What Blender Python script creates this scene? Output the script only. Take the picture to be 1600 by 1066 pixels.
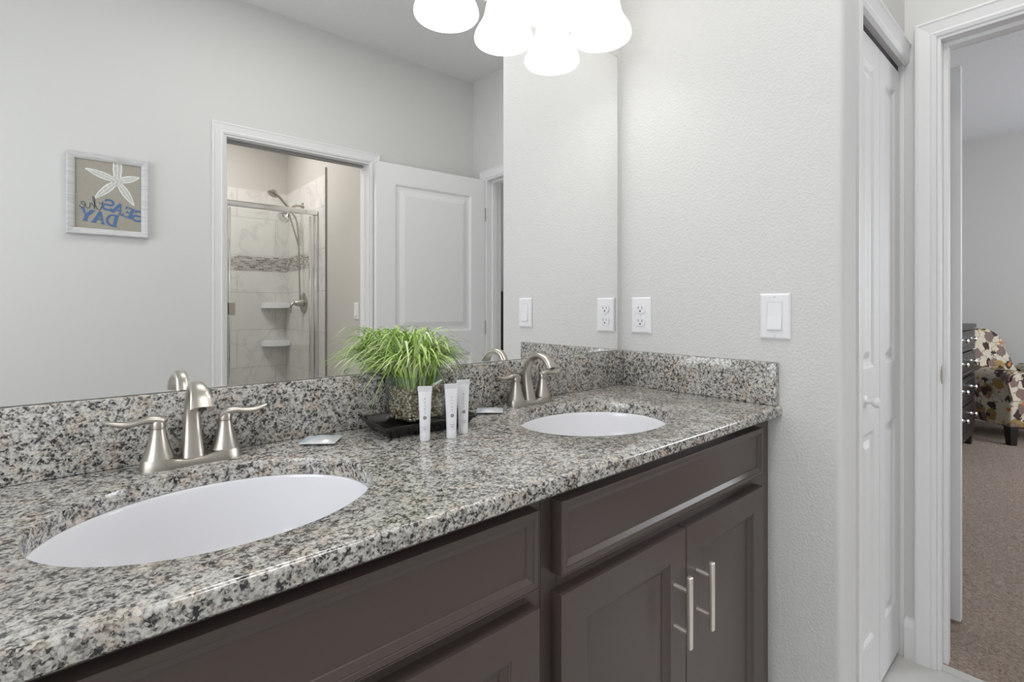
import bpy, bmesh, math, random
from mathutils import Vector, Matrix
for o in list(bpy.data.objects): bpy.data.objects.remove(o)
S = bpy.context.scene
C = S.collection
PI = math.pi
# ------------------------------------------------------------------ camera, world, exposure, lights
cam_d = bpy.data.cameras.new('camera'); cam = bpy.data.objects.new('camera', cam_d); C.objects.link(cam)
cam.location = (-1.2973, -0.9738, 1.164)
cam.rotation_euler = (PI/2, 0, -0.7107)
cam_d.sensor_fit = 'HORIZONTAL'; cam_d.sensor_width = 36.0
cam_d.lens = 780.98/1600*36.0
cam_d.shift_y = (478.2-533.0)/1600
cam_d.clip_start = 0.02
S.camera = cam
S.view_settings.view_transform = 'Standard'; S.view_settings.look = 'None'
S.view_settings.gamma = 1.0; S.view_settings.use_curve_mapping = False
S.view_settings.exposure = 0.09
W = bpy.data.worlds.new('world'); S.world = W; W.use_nodes = True
W.node_tree.nodes['Background'].inputs[0].default_value = (0.75, 0.85, 1.0, 1)
W.node_tree.nodes['Background'].inputs[1].default_value = 1.0

def area_light(name, loc, rot, sx, sy, power, col):
    d = bpy.data.lights.new(name, 'AREA'); d.shape = 'RECTANGLE'; d.size = sx; d.size_y = sy
    d.energy = power; d.color = col
    o = bpy.data.objects.new(name, d); C.objects.link(o); o.location = loc; o.rotation_euler = rot
    return o
# daylight at the bedroom's window (near wall), the shower room's lamp, added fill lights elsewhere
area_light('left_fill_light', (-2.52, -0.90, 1.50), (0, -PI/2, 0), 1.3, 1.1, 11, (0.97, 0.98, 1.0))  # added fill from the left, set at a made-up window
area_light('overhead_fill_light', (-0.66, -0.92, 2.70), (0, 0, 0), 0.7, 0.5, 8.5, (1.0, 0.985, 0.96))  # unseen overhead light, added to brighten the vanity side of the room
area_light('closet_side_fill_light', (0.36, -0.80, 2.70), (0, 0, 0), 0.3, 0.3, 2.2, (1.0, 0.98, 0.95))  # added light out of view, lifts the closet and far wall
area_light('shower_ceiling_lamp', (-0.70, -2.95, 2.68), (0, 0, 0), 0.5, 0.5, 17, (1.0, 0.97, 0.93))
area_light('bedroom_window_daylight', (4.2, -3.42, 1.5), (PI/2, 0, 0), 2.0, 1.5, 82, (0.93, 0.96, 1.0))

# ------------------------------------------------------------------ materials
def mat(name, col=(.8, .8, .8), rough=.5, metal=0.0, spec=None, trans=0, emit=None, estr=0, coat=0, ior=None):
    m = bpy.data.materials.new(name); m.use_nodes = True
    b = m.node_tree.nodes['Principled BSDF']
    b.inputs['Base Color'].default_value = (*col, 1)
    b.inputs['Roughness'].default_value = rough; b.inputs['Metallic'].default_value = metal
    if spec is not None: b.inputs['Specular IOR Level'].default_value = spec
    if trans: b.inputs['Transmission Weight'].default_value = trans
    if coat: b.inputs['Coat Weight'].default_value = coat; b.inputs['Coat Roughness'].default_value = .08
    if ior: b.inputs['IOR'].default_value = ior
    if emit: b.inputs['Emission Color'].default_value = (*emit, 1); b.inputs['Emission Strength'].default_value = estr
    return m
def nt(m): return m.node_tree.nodes, m.node_tree.links, m.node_tree.nodes['Principled BSDF']
def coords(m, scale=(1, 1, 1), rot=(0, 0, 0)):
    n, l, b = nt(m)
    tc = n.new('ShaderNodeTexCoord'); mp = n.new('ShaderNodeMapping')
    mp.inputs['Scale'].default_value = scale; mp.inputs['Rotation'].default_value = rot
    l.new(tc.outputs['Object'], mp.inputs[0]); return mp.outputs[0]
def noise(m, vec, scale, detail=4, rough=.55, dist=0):
    n, l, b = nt(m); t = n.new('ShaderNodeTexNoise')
    t.inputs['Scale'].default_value = scale; t.inputs['Detail'].default_value = detail
    t.inputs['Roughness'].default_value = rough; t.inputs['Distortion'].default_value = dist
    l.new(vec, t.inputs['Vector']); return t.outputs[0]
def voronoi(m, vec, scale, feature='F1', out=0):
    n, l, b = nt(m); t = n.new('ShaderNodeTexVoronoi'); t.feature = feature
    t.inputs['Scale'].default_value = scale
    l.new(vec, t.inputs['Vector']); return t.outputs[out]
def ramp(m, fac, stops, interp='LINEAR'):
    n, l, b = nt(m); r = n.new('ShaderNodeValToRGB'); r.color_ramp.interpolation = interp
    e = r.color_ramp.elements
    while len(e) < len(stops): e.new(.5)
    for i, (p, c) in enumerate(stops):
        e[i].position = p; e[i].color = (*c, 1) if len(c) == 3 else c
    l.new(fac, r.inputs[0]); return r.outputs[0]
def g(v): return (v, v, v)
def mix(m, fac, a, b2, mode='MIX'):
    n, l, b = nt(m); x = n.new('ShaderNodeMix'); x.data_type = 'RGBA'; x.blend_type = mode
    for sock, v in ((x.inputs[0], fac), (x.inputs[6], a), (x.inputs[7], b2)):
        if hasattr(v, 'default_value') or hasattr(v, 'is_linked'): l.new(v, sock)
        else: sock.default_value = v if isinstance(v, float) else (*v, 1)
    return x.outputs[2]
def math_(m, op, a, b2=None):
    n, l, b = nt(m); x = n.new('ShaderNodeMath'); x.operation = op
    for i, v in enumerate((a, b2)):
        if v is None: continue
        if isinstance(v, (int, float)): x.inputs[i].default_value = v
        else: l.new(v, x.inputs[i])
    return x.outputs[0]
def setc(m, col): n, l, b = nt(m); l.new(col, b.inputs['Base Color'])
def bump(m, h, strength=.3, dist=.002):
    n, l, b = nt(m); x = n.new('ShaderNodeBump'); x.inputs['Strength'].default_value = strength
    x.inputs['Distance'].default_value = dist; l.new(h, x.inputs['Height']); l.new(x.outputs[0], b.inputs['Normal'])
def warp(m, vec, scale, amt):
    n, l, b = nt(m); t = n.new('ShaderNodeTexNoise'); t.inputs['Scale'].default_value = scale; t.inputs['Detail'].default_value = 3
    l.new(vec, t.inputs['Vector'])
    v = n.new('ShaderNodeVectorMath'); v.operation = 'SUBTRACT'; l.new(t.outputs['Color'], v.inputs[0]); v.inputs[1].default_value = (.5, .5, .5)
    s = n.new('ShaderNodeVectorMath'); s.operation = 'SCALE'; l.new(v.outputs[0], s.inputs[0]); s.inputs['Scale'].default_value = amt
    a = n.new('ShaderNodeVectorMath'); a.operation = 'ADD'; l.new(vec, a.inputs[0]); l.new(s.outputs[0], a.inputs[1]); return a.outputs[0]

def wall_paint(name, col, strength=.35):
    m = mat(name, col, .55, spec=.3)
    v = coords(m)
    v2 = warp(m, v, 60, .012)
    h = noise(m, v2, 160, 2, .45)
    h = ramp(m, h, [(.36, g(0)), (.64, g(1))])
    bump(m, h, strength, .0016); return m
M = {}
M['wall'] = wall_paint('bathroom wall paint', (.70, .70, .685))
M['wall_plain'] = mat('smooth wall paint', (.70, .70, .685), .6, spec=.3)
M['wall_warm'] = wall_paint('shower room paint', (.60, .58, .545), .12)
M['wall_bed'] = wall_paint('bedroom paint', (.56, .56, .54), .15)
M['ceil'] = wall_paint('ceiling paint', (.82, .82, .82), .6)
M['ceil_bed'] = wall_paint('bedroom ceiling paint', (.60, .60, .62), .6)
M['trim'] = mat('white gloss trim paint', (.82, .82, .82), .45)
M['plastic'] = mat('white plastic', (.85, .85, .87), .3)
M['dark'] = mat('dark slots', (.03, .03, .03), .6)
M['mirror'] = mat('mirror silver', (.965, .97, .965), 0.0, 1.0)
M['mirror_edge'] = mat('mirror glass edge', (.25, .28, .27), .15, spec=.8)

def granite():
    m = mat('speckled granite', rough=.17, spec=.9)
    n, l, b = nt(m); v0 = coords(m); v = warp(m, v0, 170, .005)
    sep = n.new('ShaderNodeSeparateColor'); l.new(voronoi(m, v, 390, 'F1', 1), sep.inputs[0])          # small grains
    sep2 = n.new('ShaderNodeSeparateColor'); l.new(voronoi(m, warp(m, v0, 140, .008), 200, 'F1', 1), sep2.inputs[0])   # larger crystals
    t = math_(m, 'ADD', math_(m, 'MULTIPLY', sep.outputs[0], .52), math_(m, 'MULTIPLY', sep2.outputs[0], .34))
    t = math_(m, 'ADD', t, math_(m, 'MULTIPLY', math_(m, 'SUBTRACT', noise(m, v, 105, 3, .6), .5), 1.2))
    t = math_(m, 'ADD', t, math_(m, 'MULTIPLY', math_(m, 'SUBTRACT', noise(m, v0, 14, 2, .5), .5), .30))
    t = math_(m, 'ADD', t, .128)
    col = ramp(m, t, [(0, (.014, .014, .016)), (.285, (.022, .022, .024)), (.33, (.10, .10, .10)), (.42, (.20, .195, .185)), (.52, (.34, .325, .30)), (.62, (.44, .425, .39)), (.76, (.54, .525, .49)), (.92, (.64, .63, .60))])
    tan = ramp(m, noise(m, warp(m, v0, 60, .01), 34, 3, .6), [(.52, g(0)), (.62, g(.6))])
    col = mix(m, tan, col, mix(m, 1.0, col, (1.0, .86, .75), 'MULTIPLY'))
    setc(m, col); return m
M['granite'] = granite()
M['cabinet'] = mat('espresso painted wood', (.084, .064, .057), .34, spec=.5)
v = coords(M['cabinet'], (30, 30, 30)); bump(M['cabinet'], noise(M['cabinet'], v, 6, 2), .03, .001)
M['cabinet_in'] = mat('cabinet recess', (.012, .010, .010), .6)
def brushed(name, col, r):
    m = mat(name, col, r, 1.0)
    v = coords(m, (1, 1, 60)); n, l, b = nt(m)
    rr = ramp(m, noise(m, v, 90, 2), [(.3, g(r*.95)), (.7, g(r*1.06))])
    l.new(rr, b.inputs['Roughness']); return m
M['nickel'] = brushed('brushed nickel', (.50, .468, .42), .34)
M['chrome'] = mat('polished chrome', (.82, .82, .82), .12, 1.0)
M['porcelain'] = mat('white porcelain', (.86, .86, .89), .07, spec=.5, coat=.3)
M['handle'] = mat('satin bar pull', (.92, .86, .80), .42, 1.0)
def shade_mat():
    m = bpy.data.materials.new('frosted white glass shade'); m.use_nodes = True; n = m.node_tree.nodes; l = m.node_tree.links; n.clear()
    o = n.new('ShaderNodeOutputMaterial'); d = n.new('ShaderNodeBsdfDiffuse'); t = n.new('ShaderNodeBsdfTranslucent'); e = n.new('ShaderNodeEmission')
    d.inputs[0].default_value = (.9, .9, .9, 1); t.inputs[0].default_value = (.95, .94, .93, 1)
    e.inputs[0].default_value = (1, .985, .97, 1); e.inputs[1].default_value = .45
    mx = n.new('ShaderNodeMixShader'); mx.inputs[0].default_value = .5; l.new(d.outputs[0], mx.inputs[1]); l.new(t.outputs[0], mx.inputs[2])
    ad = n.new('ShaderNodeAddShader'); l.new(mx.outputs[0], ad.inputs[0]); l.new(e.outputs[0], ad.inputs[1]); l.new(ad.outputs[0], o.inputs[0]); return m
M['shade'] = shade_mat()
M['bulb'] = mat('lit bulb', (1, 1, 1), .4, emit=(1, .95, .88), estr=6)
def clear_glass(name, tint=(1, 1, 1), f=1.0, rough=0.0):
    m = bpy.data.materials.new(name); m.use_nodes = True; n = m.node_tree.nodes; l = m.node_tree.links; n.clear()
    o = n.new('ShaderNodeOutputMaterial'); t = n.new('ShaderNodeBsdfTransparent'); t.inputs[0].default_value = (*tint, 1)
    gl = n.new('ShaderNodeBsdfGlossy'); gl.inputs['Roughness'].default_value = rough; fr = n.new('ShaderNodeFresnel'); fr.inputs[0].default_value = 1.45
    ge = n.new('ShaderNodeNewGeometry'); mr = n.new('ShaderNodeMapRange'); mr.inputs[3].default_value = 1.45; mr.inputs[4].default_value = 1/1.45; l.new(ge.outputs['Backfacing'], mr.inputs[0]); l.new(mr.outputs[0], fr.inputs[0])
    mu = n.new('ShaderNodeMath'); mu.operation = 'MULTIPLY'; mu.inputs[1].default_value = f; l.new(fr.outputs[0], mu.inputs[0])
    mx = n.new('ShaderNodeMixShader'); l.new(mu.outputs[0], mx.inputs[0]); l.new(t.outputs[0], mx.inputs[1]); l.new(gl.outputs[0], mx.inputs[2])
    l.new(mx.outputs[0], o.inputs[0]); return m
M['glass'] = clear_glass('shower glass', (.965, .975, .97), .8)
M['vase_glass'] = clear_glass('clear vase glass', (.88, .91, .895), 1.8)
def pebble():
    m = mat('river pebbles', rough=.35)
    n, l, b = nt(m); oi = n.new('ShaderNodeNewGeometry')
    c = ramp(m, oi.outputs['Random Per Island'], [(0, (.62, .45, .30)), (.18, (.30, .19, .12)), (.36, (.74, .62, .48)), (.56, (.46, .34, .24)), (.74, (.84, .76, .64)), (.92, (.20, .16, .13))], 'CONSTANT')
    setc(m, c); return m
M['pebble'] = pebble()
def blade_mat():
    m = mat('artificial grass blade', rough=.42)
    n, l, b = nt(m); oi = n.new('ShaderNodeNewGeometry')
    c = ramp(m, oi.outputs['Random Per Island'], [(0, (.24, .42, .07)), (.3, (.42, .61, .15)), (.6, (.56, .73, .24)), (.85, (.68, .80, .42)), (1, (.82, .87, .66))])
    setc(m, c); b.inputs['Subsurface Weight'].default_value = 0.0
    b.inputs['Transmission Weight'].default_value = 0.0; return m
M['blade'] = blade_mat()
M['tray'] = mat('black lacquered tray', (.014, .012, .012), .22, spec=.5)
M['tube'] = mat('white soft tube', (.80, .80, .83), .35)
M['tube_clear'] = mat('tube crimp', (.70, .70, .72), .4)
M['ink'] = mat('grey print', (.17, .17, .18), .6)
M['ink_light'] = mat('light grey print', (.42, .42, .44), .6)
def packet():
    m = mat('silver packet foil', (.80, .83, .86), .28, .25)
    c = ramp(m, noise(m, coords(m), 28, 2), [(.35, (.52, .70, .82)), (.5, (.86, .88, .90)), (.7, (.84, .84, .86))]); setc(m, c); return m
M['packet'] = packet()
M['packet_white'] = mat('packet seal', (.84, .86, .88), .35)
def tile_floor():
    m = mat('grey floor tile', rough=.3)
    n, l, b = nt(m); br = n.new('ShaderNodeTexBrick'); v = coords(m)
    br.inputs['Scale'].default_value = 1; br.inputs['Brick Width'].default_value = .457; br.inputs['Row Height'].default_value = .457
    br.inputs['Mortar Size'].default_value = .003; br.offset = .0
    br.inputs['Color1'].default_value = (.64, .635, .62, 1); br.inputs['Color2'].default_value = (.66, .655, .635, 1); br.inputs['Mortar'].default_value = (.22, .21, .20, 1)
    l.new(v, br.inputs[0]); nz = ramp(m, noise(m, v, 6, 5), [(.3, g(.88)), (.7, g(1.05))])
    setc(m, mix(m, 1.0, br.outputs[0], nz, 'MULTIPLY')); return m
M['floor'] = tile_floor()
def carpet():
    m = mat('beige carpet', rough=.95, spec=.1); v = coords(m)
    v2 = warp(m, v, 60, .02)
    c = ramp(m, noise(m, v2, 95, 4, .75), [(.30, (.17, .125, .10)), (.5, (.37, .295, .245)), (.68, (.52, .43, .37))])
    c = mix(m, ramp(m, noise(m, v, 2.2, 3), [(.35, g(0)), (.7, g(.35))]), c, (.36, .29, .24))
    setc(m, c); bump(m, noise(m, v2, 110, 3), .9, .012); return m
M['carpet'] = carpet()
def planar(m, ax):
    n, l, b = nt(m); tc = n.new('ShaderNodeTexCoord'); sp = n.new('ShaderNodeSeparateXYZ'); cb = n.new('ShaderNodeCombineXYZ'); l.new(tc.outputs['Object'], sp.inputs[0])
    l.new(sp.outputs['XYZ'.index(ax[0])], cb.inputs[0]); l.new(sp.outputs['XYZ'.index(ax[1])], cb.inputs[1]); return cb.outputs[0]
def marble(rot):
    m = mat('marble wall tile', rough=.16); n, l, b = nt(m)
    v = planar(m, rot); br = n.new('ShaderNodeTexBrick'); br.offset = .5
    br.inputs['Scale'].default_value = 1; br.inputs['Brick Width'].default_value = .61; br.inputs['Row Height'].default_value = .32
    br.inputs['Mortar Size'].default_value = .0022
    br.inputs['Color1'].default_value = (.73, .715, .69, 1); br.inputs['Color2'].default_value = (.76, .745, .72, 1); br.inputs['Mortar'].default_value = (.52, .50, .48, 1)
    l.new(v, br.inputs[0])
    vv = coords(m); w = warp(m, vv, 1.6, .6)
    ve = noise(m, w, 2.1, 5, .55, .5); d = math_(m, 'ABSOLUTE', math_(m, 'SUBTRACT', ve, .5))
    vein = ramp(m, d, [(0, g(.86)), (.014, g(.96)), (.045, g(1))])
    setc(m, mix(m, 1.0, br.outputs[0], vein, 'MULTIPLY')); return m
M['marble_back'] = marble('XZ')
M['marble_side'] = marble('YZ')
def mosaic(rot):
    m = mat('glass mosaic', rough=.18); n, l, b = nt(m)
    br = n.new('ShaderNodeTexBrick'); br.offset = .45
    br.inputs['Scale'].default_value = 1; br.inputs['Brick Width'].default_value = .047; br.inputs['Row Height'].default_value = .0155
    br.inputs['Mortar Size'].default_value = .0016
    br.inputs['Color1'].default_value = (0, 0, 0, 1); br.inputs['Color2'].default_value = (1, 1, 1, 1); br.inputs['Mortar'].default_value = (.5, .5, .5, 1)
    l.new(planar(m, rot), br.inputs[0])
    c = ramp(m, br.outputs[0], [(0, (.12, .105, .10)), (.25, (.32, .29, .27)), (.5, (.60, .57, .54)), (.75, (.20, .185, .18)), (1, (.66, .62, .58))])
    setc(m, c); return m
M['mosaic_back'] = mosaic('XZ'); M['mosaic_side'] = mosaic('YZ')
M['edge_trim'] = mat('metal edge', (.34, .33, .32), .4, .7)
M['frame'] = mat('whitewashed frame', (.62, .62, .61), .45)
v = coords(M['frame'], (3, 3, 60)); setc(M['frame'], ramp(M['frame'], noise(M['frame'], v, 6, 4), [(.3, (.50, .50, .50)), (.6, (.68, .68, .68))]))
M['linen'] = mat('linen print ground', (.40, .37, .31), .8)
v = coords(M['linen'], (1, 1, 1)); setc(M['linen'], ramp(M['linen'], noise(M['linen'], v, 420, 2), [(.3, (.33, .31, .26)), (.7, (.43, .40, .34))]))
M['star'] = mat('starfish print', (.72, .72, .70), .7)
v = coords(M['star']); setc(M['star'], ramp(M['star'], noise(M['star'], v, 170, 3), [(.35, (.46, .46, .44)), (.6, (.66, .66, .64))]))
M['star_rim'] = mat('starfish outline', (.82, .82, .80), .7)
M['blue'] = mat('blue lettering', (.085, .17, .36), .7)
M['navy'] = mat('dark script lettering', (.07, .085, .14), .7)
M['black_wood'] = mat('black brown wood', (.014, .011, .012), .32, spec=.35)
def floral():
    m = mat('floral upholstery', rough=.85, spec=.2); v = coords(m)
    w = warp(m, v, 7, .09)
    c = ramp(m, noise(m, v, 40, 2), [(.3, (.50, .45, .36)), (.7, (.58, .52, .42))])
    stem_d = math_(m, 'ABSOLUTE', math_(m, 'SUBTRACT', noise(m, warp(m, v, 4, .2), 5.5, 2), .5))
    c = mix(m, ramp(m, stem_d, [(.006, g(.8)), (.012, g(0))]), c, (.20, .15, .10))
    c = mix(m, ramp(m, voronoi(m, warp(m, v, 22, .035), 6.0), [(.33, g(1)), (.36, g(0))]), c, (.30, .205, .075))
    c = mix(m, ramp(m, voronoi(m, warp(m, coords(m, (1.5, 1, 1.1), (.3, .6, .2)), 26, .09), 8.5), [(.36, g(1)), (.39, g(0))]), c, (.05, .033, .028))
    c = mix(m, ramp(m, voronoi(m, warp(m, coords(m, (1, 1.5, 1), (1.2, .3, .9)), 24, .09), 7.2), [(.33, g(1)), (.36, g(0))]), c, (.19, .13, .115))
    c = mix(m, ramp(m, voronoi(m, warp(m, coords(m, (1, 1, 1), (2.2, 1.3, .1)), 26, .03), 11.0), [(.17, g(1)), (.20, g(0))]), c, (.42, .17, .06))
    setc(m, c); return m
M['floral'] = floral()
M['window_glow'] = mat('daylit window pane', (.8, .85, .9), .2, emit=(.85, .92, 1.0), estr=1.5)  # glowing surface, also worn by the added bathroom window

# ------------------------------------------------------------------ mesh helpers
def new(): return bmesh.new()
def box(bm, x0, x1, y0, y1, z0, z1, bev=0, seg=2):
    vs = [bm.verts.new((x, y, z)) for x in (x0, x1) for y in (y0, y1) for z in (z0, z1)]
    fs = [bm.faces.new([vs[i] for i in q]) for q in ((0, 1, 3, 2), (4, 6, 7, 5), (0, 4, 5, 1), (2, 3, 7, 6), (0, 2, 6, 4), (1, 5, 7, 3))]
    if bev:
        es = list({e for f in fs for e in f.edges})
        bmesh.ops.bevel(bm, geom=es, offset=bev, segments=seg, affect='EDGES', profile=.5)
    return vs
def lathe(bm, prof, n=32, mtx=None, sx=1, sy=1):
    rings = []
    for r, z in prof:
        rings.append([bm.verts.new((r*math.cos(2*PI*i/n)*sx, r*math.sin(2*PI*i/n)*sy, z)) for i in range(n)])
    for a, b in zip(rings, rings[1:]):
        for i in range(n): bm.faces.new((a[i], a[(i+1) % n], b[(i+1) % n], b[i]))
    if prof[0][0] > 1e-5: bm.faces.new(list(reversed(rings[0])))
    if prof[-1][0] > 1e-5: bm.faces.new(rings[-1])
    vs = [v for r in rings for v in r]
    if mtx is not None:
        for v in vs: v.co = mtx @ v.co
    return vs
def lathe_open(bm, prof, n=40, mtx=None):
    rings = []
    for r, z in prof:
        rings.append([bm.verts.new((r*math.cos(2*PI*i/n), r*math.sin(2*PI*i/n), z)) for i in range(n)])
    for a, b in zip(rings, rings[1:]):
        for i in range(n): bm.faces.new((a[i], a[(i+1) % n], b[(i+1) % n], b[i]))
    if mtx is not None:
        for r in rings:
            for v in r: v.co = mtx @ v.co
def tube(bm, pts, rad, n=12, flat=None):
    """sweep a circle (or an ellipse: flat = side scale) along pts; rad is one number or one per point"""
    pts = [Vector(p) for p in pts]; rings = []
    up0 = Vector((0, 0, 1))
    prev = None
    for i, p in enumerate(pts):
        t = (pts[min(i+1, len(pts)-1)]-pts[max(i-1, 0)]).normalized()
        if prev is None:
            a = t.cross(up0)
            if a.length < 1e-3: a = t.cross(Vector((0, 1, 0)))
        else:
            a = prev - t*prev.dot(t)
        a.normalize(); prev = a.copy(); b = t.cross(a)
        r = rad[i] if isinstance(rad, (list, tuple)) else rad
        ra, rb = (r if isinstance(r, tuple) else (r, r))
        rings.append([bm.verts.new(p + a*ra*math.cos(2*PI*k/n) + b*rb*math.sin(2*PI*k/n)) for k in range(n)])
    for a, b in zip(rings, rings[1:]):
        for k in range(n): bm.faces.new((a[k], a[(k+1) % n], b[(k+1) % n], b[k]))
    bm.faces.new(list(reversed(rings[0]))); bm.faces.new(rings[-1])
def smooth_pts(pts, k=6):
    """Catmull-Rom through pts (tuples of any length)"""
    P = [pts[0]]+list(pts)+[pts[-1]]; out = []
    for i in range(1, len(P)-2):
        for j in range(k):
            t = j/k
            out.append(tuple(.5*((2*b)+(-a+c)*t+(2*a-5*b+4*c-d)*t*t+(-a+3*b-3*c+d)*t**3) for a, b, c, d in zip(P[i-1], P[i], P[i+1], P[i+2])))
    out.append(tuple(pts[-1])); return out
def prism(bm, poly, axis, a0, a1):
    """extrude 2D poly along axis: x -> poly (y,z); y -> (x,z); z -> (x,y)"""
    def P(u, w, a): return {'x': (a, u, w), 'y': (u, a, w), 'z': (u, w, a)}[axis]
    A = [bm.verts.new(P(u, w, a0)) for u, w in poly]; B = [bm.verts.new(P(u, w, a1)) for u, w in poly]
    bm.faces.new(A); bm.faces.new(list(reversed(B)))
    for i in range(len(poly)): bm.faces.new((A[i], B[i], B[(i+1) % len(poly)], A[(i+1) % len(poly)]))
def ribbon(bm, pts, w, t, z0=0, closed=False):
    """flat stroke in the x-z plane, thickness along y from z0 to z0-t"""
    pts = [Vector((p[0], p[1])) for p in pts]; L = []; R = []
    n = len(pts)
    for i, p in enumerate(pts):
        d = (pts[min(i+1, n-1)]-pts[max(i-1, 0)])
        d.normalize(); nn = Vector((-d.y, d.x))*w/2
        L.append(p+nn); R.append(p-nn)
    poly = L+list(reversed(R))
    A = [bm.verts.new((p.x, z0, p.y)) for p in poly]; B = [bm.verts.new((p.x, z0+t, p.y)) for p in poly]
    m2 = len(poly)
    for i in range(n-1):
        bm.faces.new((A[i], A[i+1], A[m2-2-i], A[m2-1-i])); bm.faces.new((B[i], B[m2-1-i], B[m2-2-i], B[i+1]))
    for i in range(m2): bm.faces.new((A[i], B[i], B[(i+1) % m2], A[(i+1) % m2]))
def panel_face(bm, x0, x1, z0, z1, holes, rings, y=0, depth=1):
    """front at y, facing -y (depth=+1 goes into +y): flat face with rectangular holes, each filled by profile rings (inset, depth)"""
    xs = sorted({x0, x1} | {h[0] for h in holes} | {h[1] for h in holes}); zs = sorted({z0, z1} | {h[2] for h in holes} | {h[3] for h in holes})
    V = {}
    def vert(x, z):
        k = (round(x, 5), round(z, 5))
        if k not in V: V[k] = bm.verts.new((x, y, z))
        return V[k]
    for i in range(len(xs)-1):
        for j in range(len(zs)-1):
            cx, cz = (xs[i]+xs[i+1])/2, (zs[j]+zs[j+1])/2
            if any(h[0] < cx < h[1] and h[2] < cz < h[3] for h in holes): continue
            bm.faces.new((vert(xs[i], zs[j]), vert(xs[i+1], zs[j]), vert(xs[i+1], zs[j+1]), vert(xs[i], zs[j+1])))
    for h in holes:
        prev = None
        for ins, d in [(0, 0)]+list(rings):
            a, b, c, e = h[0]+ins, h[1]-ins, h[2]+ins, h[3]-ins
            cur = [bm.verts.new((a, y+d*depth, c)), bm.verts.new((b, y+d*depth, c)), bm.verts.new((b, y+d*depth, e)), bm.verts.new((a, y+d*depth, e))]
            if prev:
                for i in range(4): bm.faces.new((prev[i], prev[(i+1) % 4], cur[(i+1) % 4], cur[i]))
            prev = cur
        bm.faces.new(prev)
def slab_panelled(bm, x0, x1, z0, z1, thick, holes, rings, y=0, both=False):
    panel_face(bm, x0, x1, z0, z1, holes, rings, y, 1)
    if both: panel_face(bm, x0, x1, z0, z1, holes, rings, y+thick, -1)
    else: bm.faces.new([bm.verts.new(p) for p in ((x0, y+thick, z0), (x0, y+thick, z1), (x1, y+thick, z1), (x1, y+thick, z0))])
    for q in (((x0, z0), (x1, z0)), ((x1, z0), (x1, z1)), ((x1, z1), (x0, z1)), ((x0, z1), (x0, z0))):
        (a, b), (c, d) = q
        bm.faces.new([bm.verts.new(p) for p in ((a, y, b), (a, y+thick, b), (c, y+thick, d), (c, y, d))])
def link(name, bm, m, parent=None, smooth=False, angle=40, recalc=True):
    bmesh.ops.remove_doubles(bm, verts=bm.verts, dist=1e-6)
    if recalc: bmesh.ops.recalc_face_normals(bm, faces=bm.faces)
    me = bpy.data.meshes.new(name); bm.to_mesh(me); bm.free()
    me.materials.append(M[m] if isinstance(m, str) else m)
    if smooth:
        for p in me.polygons: p.use_smooth = True
        if angle < 180:
            try: me.set_sharp_from_angle(angle=math.radians(angle))
            except Exception: pass
    o = bpy.data.objects.new(name, me); C.objects.link(o)
    if parent: o.parent = parent
    return o
def tag(o, label, cat, group=None, kind=None):
    o['label'] = label; o['category'] = cat
    if group: o['group'] = group
    if kind: o['kind'] = kind
    return o
def thing(name, label, cat, loc=(0, 0, 0), rotz=0, group=None):
    o = bpy.data.objects.new(name, None); C.objects.link(o); o.location = loc; o.rotation_euler = (0, 0, rotz)
    o.empty_display_size = .05
    return tag(o, label, cat, group)
def struct(name, bm, m, label, cat, parent=None, **k):
    o = link(name, bm, m, parent, **k)
    if parent is None: tag(o, label, cat, kind='structure')
    return o
def dup(root, loc, rotz=None, label=None):
    r = root.copy(); C.objects.link(r); r.location = loc
    if rotz is not None: r.rotation_euler = (0, 0, rotz)
    if label: r['label'] = label
    for ch in list(root.children):
        c = ch.copy(); C.objects.link(c); c.parent = r
        for gch in ch.children:
            d = gch.copy(); C.objects.link(d); d.parent = c
    return r

H = 0.92            # counter top
CE = 2.72           # bathroom ceiling
XF = 0.78           # face of the wall with the bedroom doorway
YO = -1.87          # face of the wall opposite the mirror
YC = -0.565         # closet front
# ------------------------------------------------------------------ the setting
bm = new(); box(bm, -2.75, .10, 0, .12, 0, CE); box(bm, .10, .89, 0, .12, 0, CE); struct('wall_mirror', bm, 'wall', 'textured off-white wall behind the big mirror', 'wall')
# stub wall at the vanity's end with a rounded corner
bm = new()
r = .014; poly = [(0, 0), (0.10, 0), (.10, -.590), (0, -.590)]
prism(bm, poly, 'z', 0, CE); wr = struct('wall_right', bm, 'wall', 'textured white side wall with outlet and light switch', 'wall')
bm = new(); poly = [(0, -.590), (.10, -.590), (.10, -.609+r)]
poly += [(.10-r+r*math.cos(a), -.609+r+r*math.sin(a)) for a in [-PI/2*i/6 for i in range(1, 7)]]
poly += [(r-r*math.sin(a), -.609+r-r*math.cos(a)) for a in [PI/2*i/6 for i in range(0, 7)]]
prism(bm, poly, 'z', 0, CE); link('rounded_end', bm, 'wall_plain', wr, smooth=True, angle=30)
bm = new(); box(bm, .10, .232, YC, YC+.10, 0, CE); box(bm, .232, .785, YC, YC+.10, 2.01, CE)
struct('wall_closet', bm, 'wall_plain', 'short off-white wall around the folding closet doors', 'wall')
OY0, OY1, OZ = -.652, -1.715, 2.02      # bedroom doorway
bm = new(); box(bm, XF, XF+.115, OY0+.004, .17, 0, 2.85); box(bm, XF, XF+.115, -2.2, OY1-.004, 0, 2.85); box(bm, XF, XF+.115, OY1-.004, OY0+.004, OZ+.004, 2.85)
struct('wall_far', bm, 'wall_plain', 'off-white wall holding the white doorway to the bedroom', 'wall')
SX0, SX1 = -.755, .012                  # shower room doorway
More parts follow.
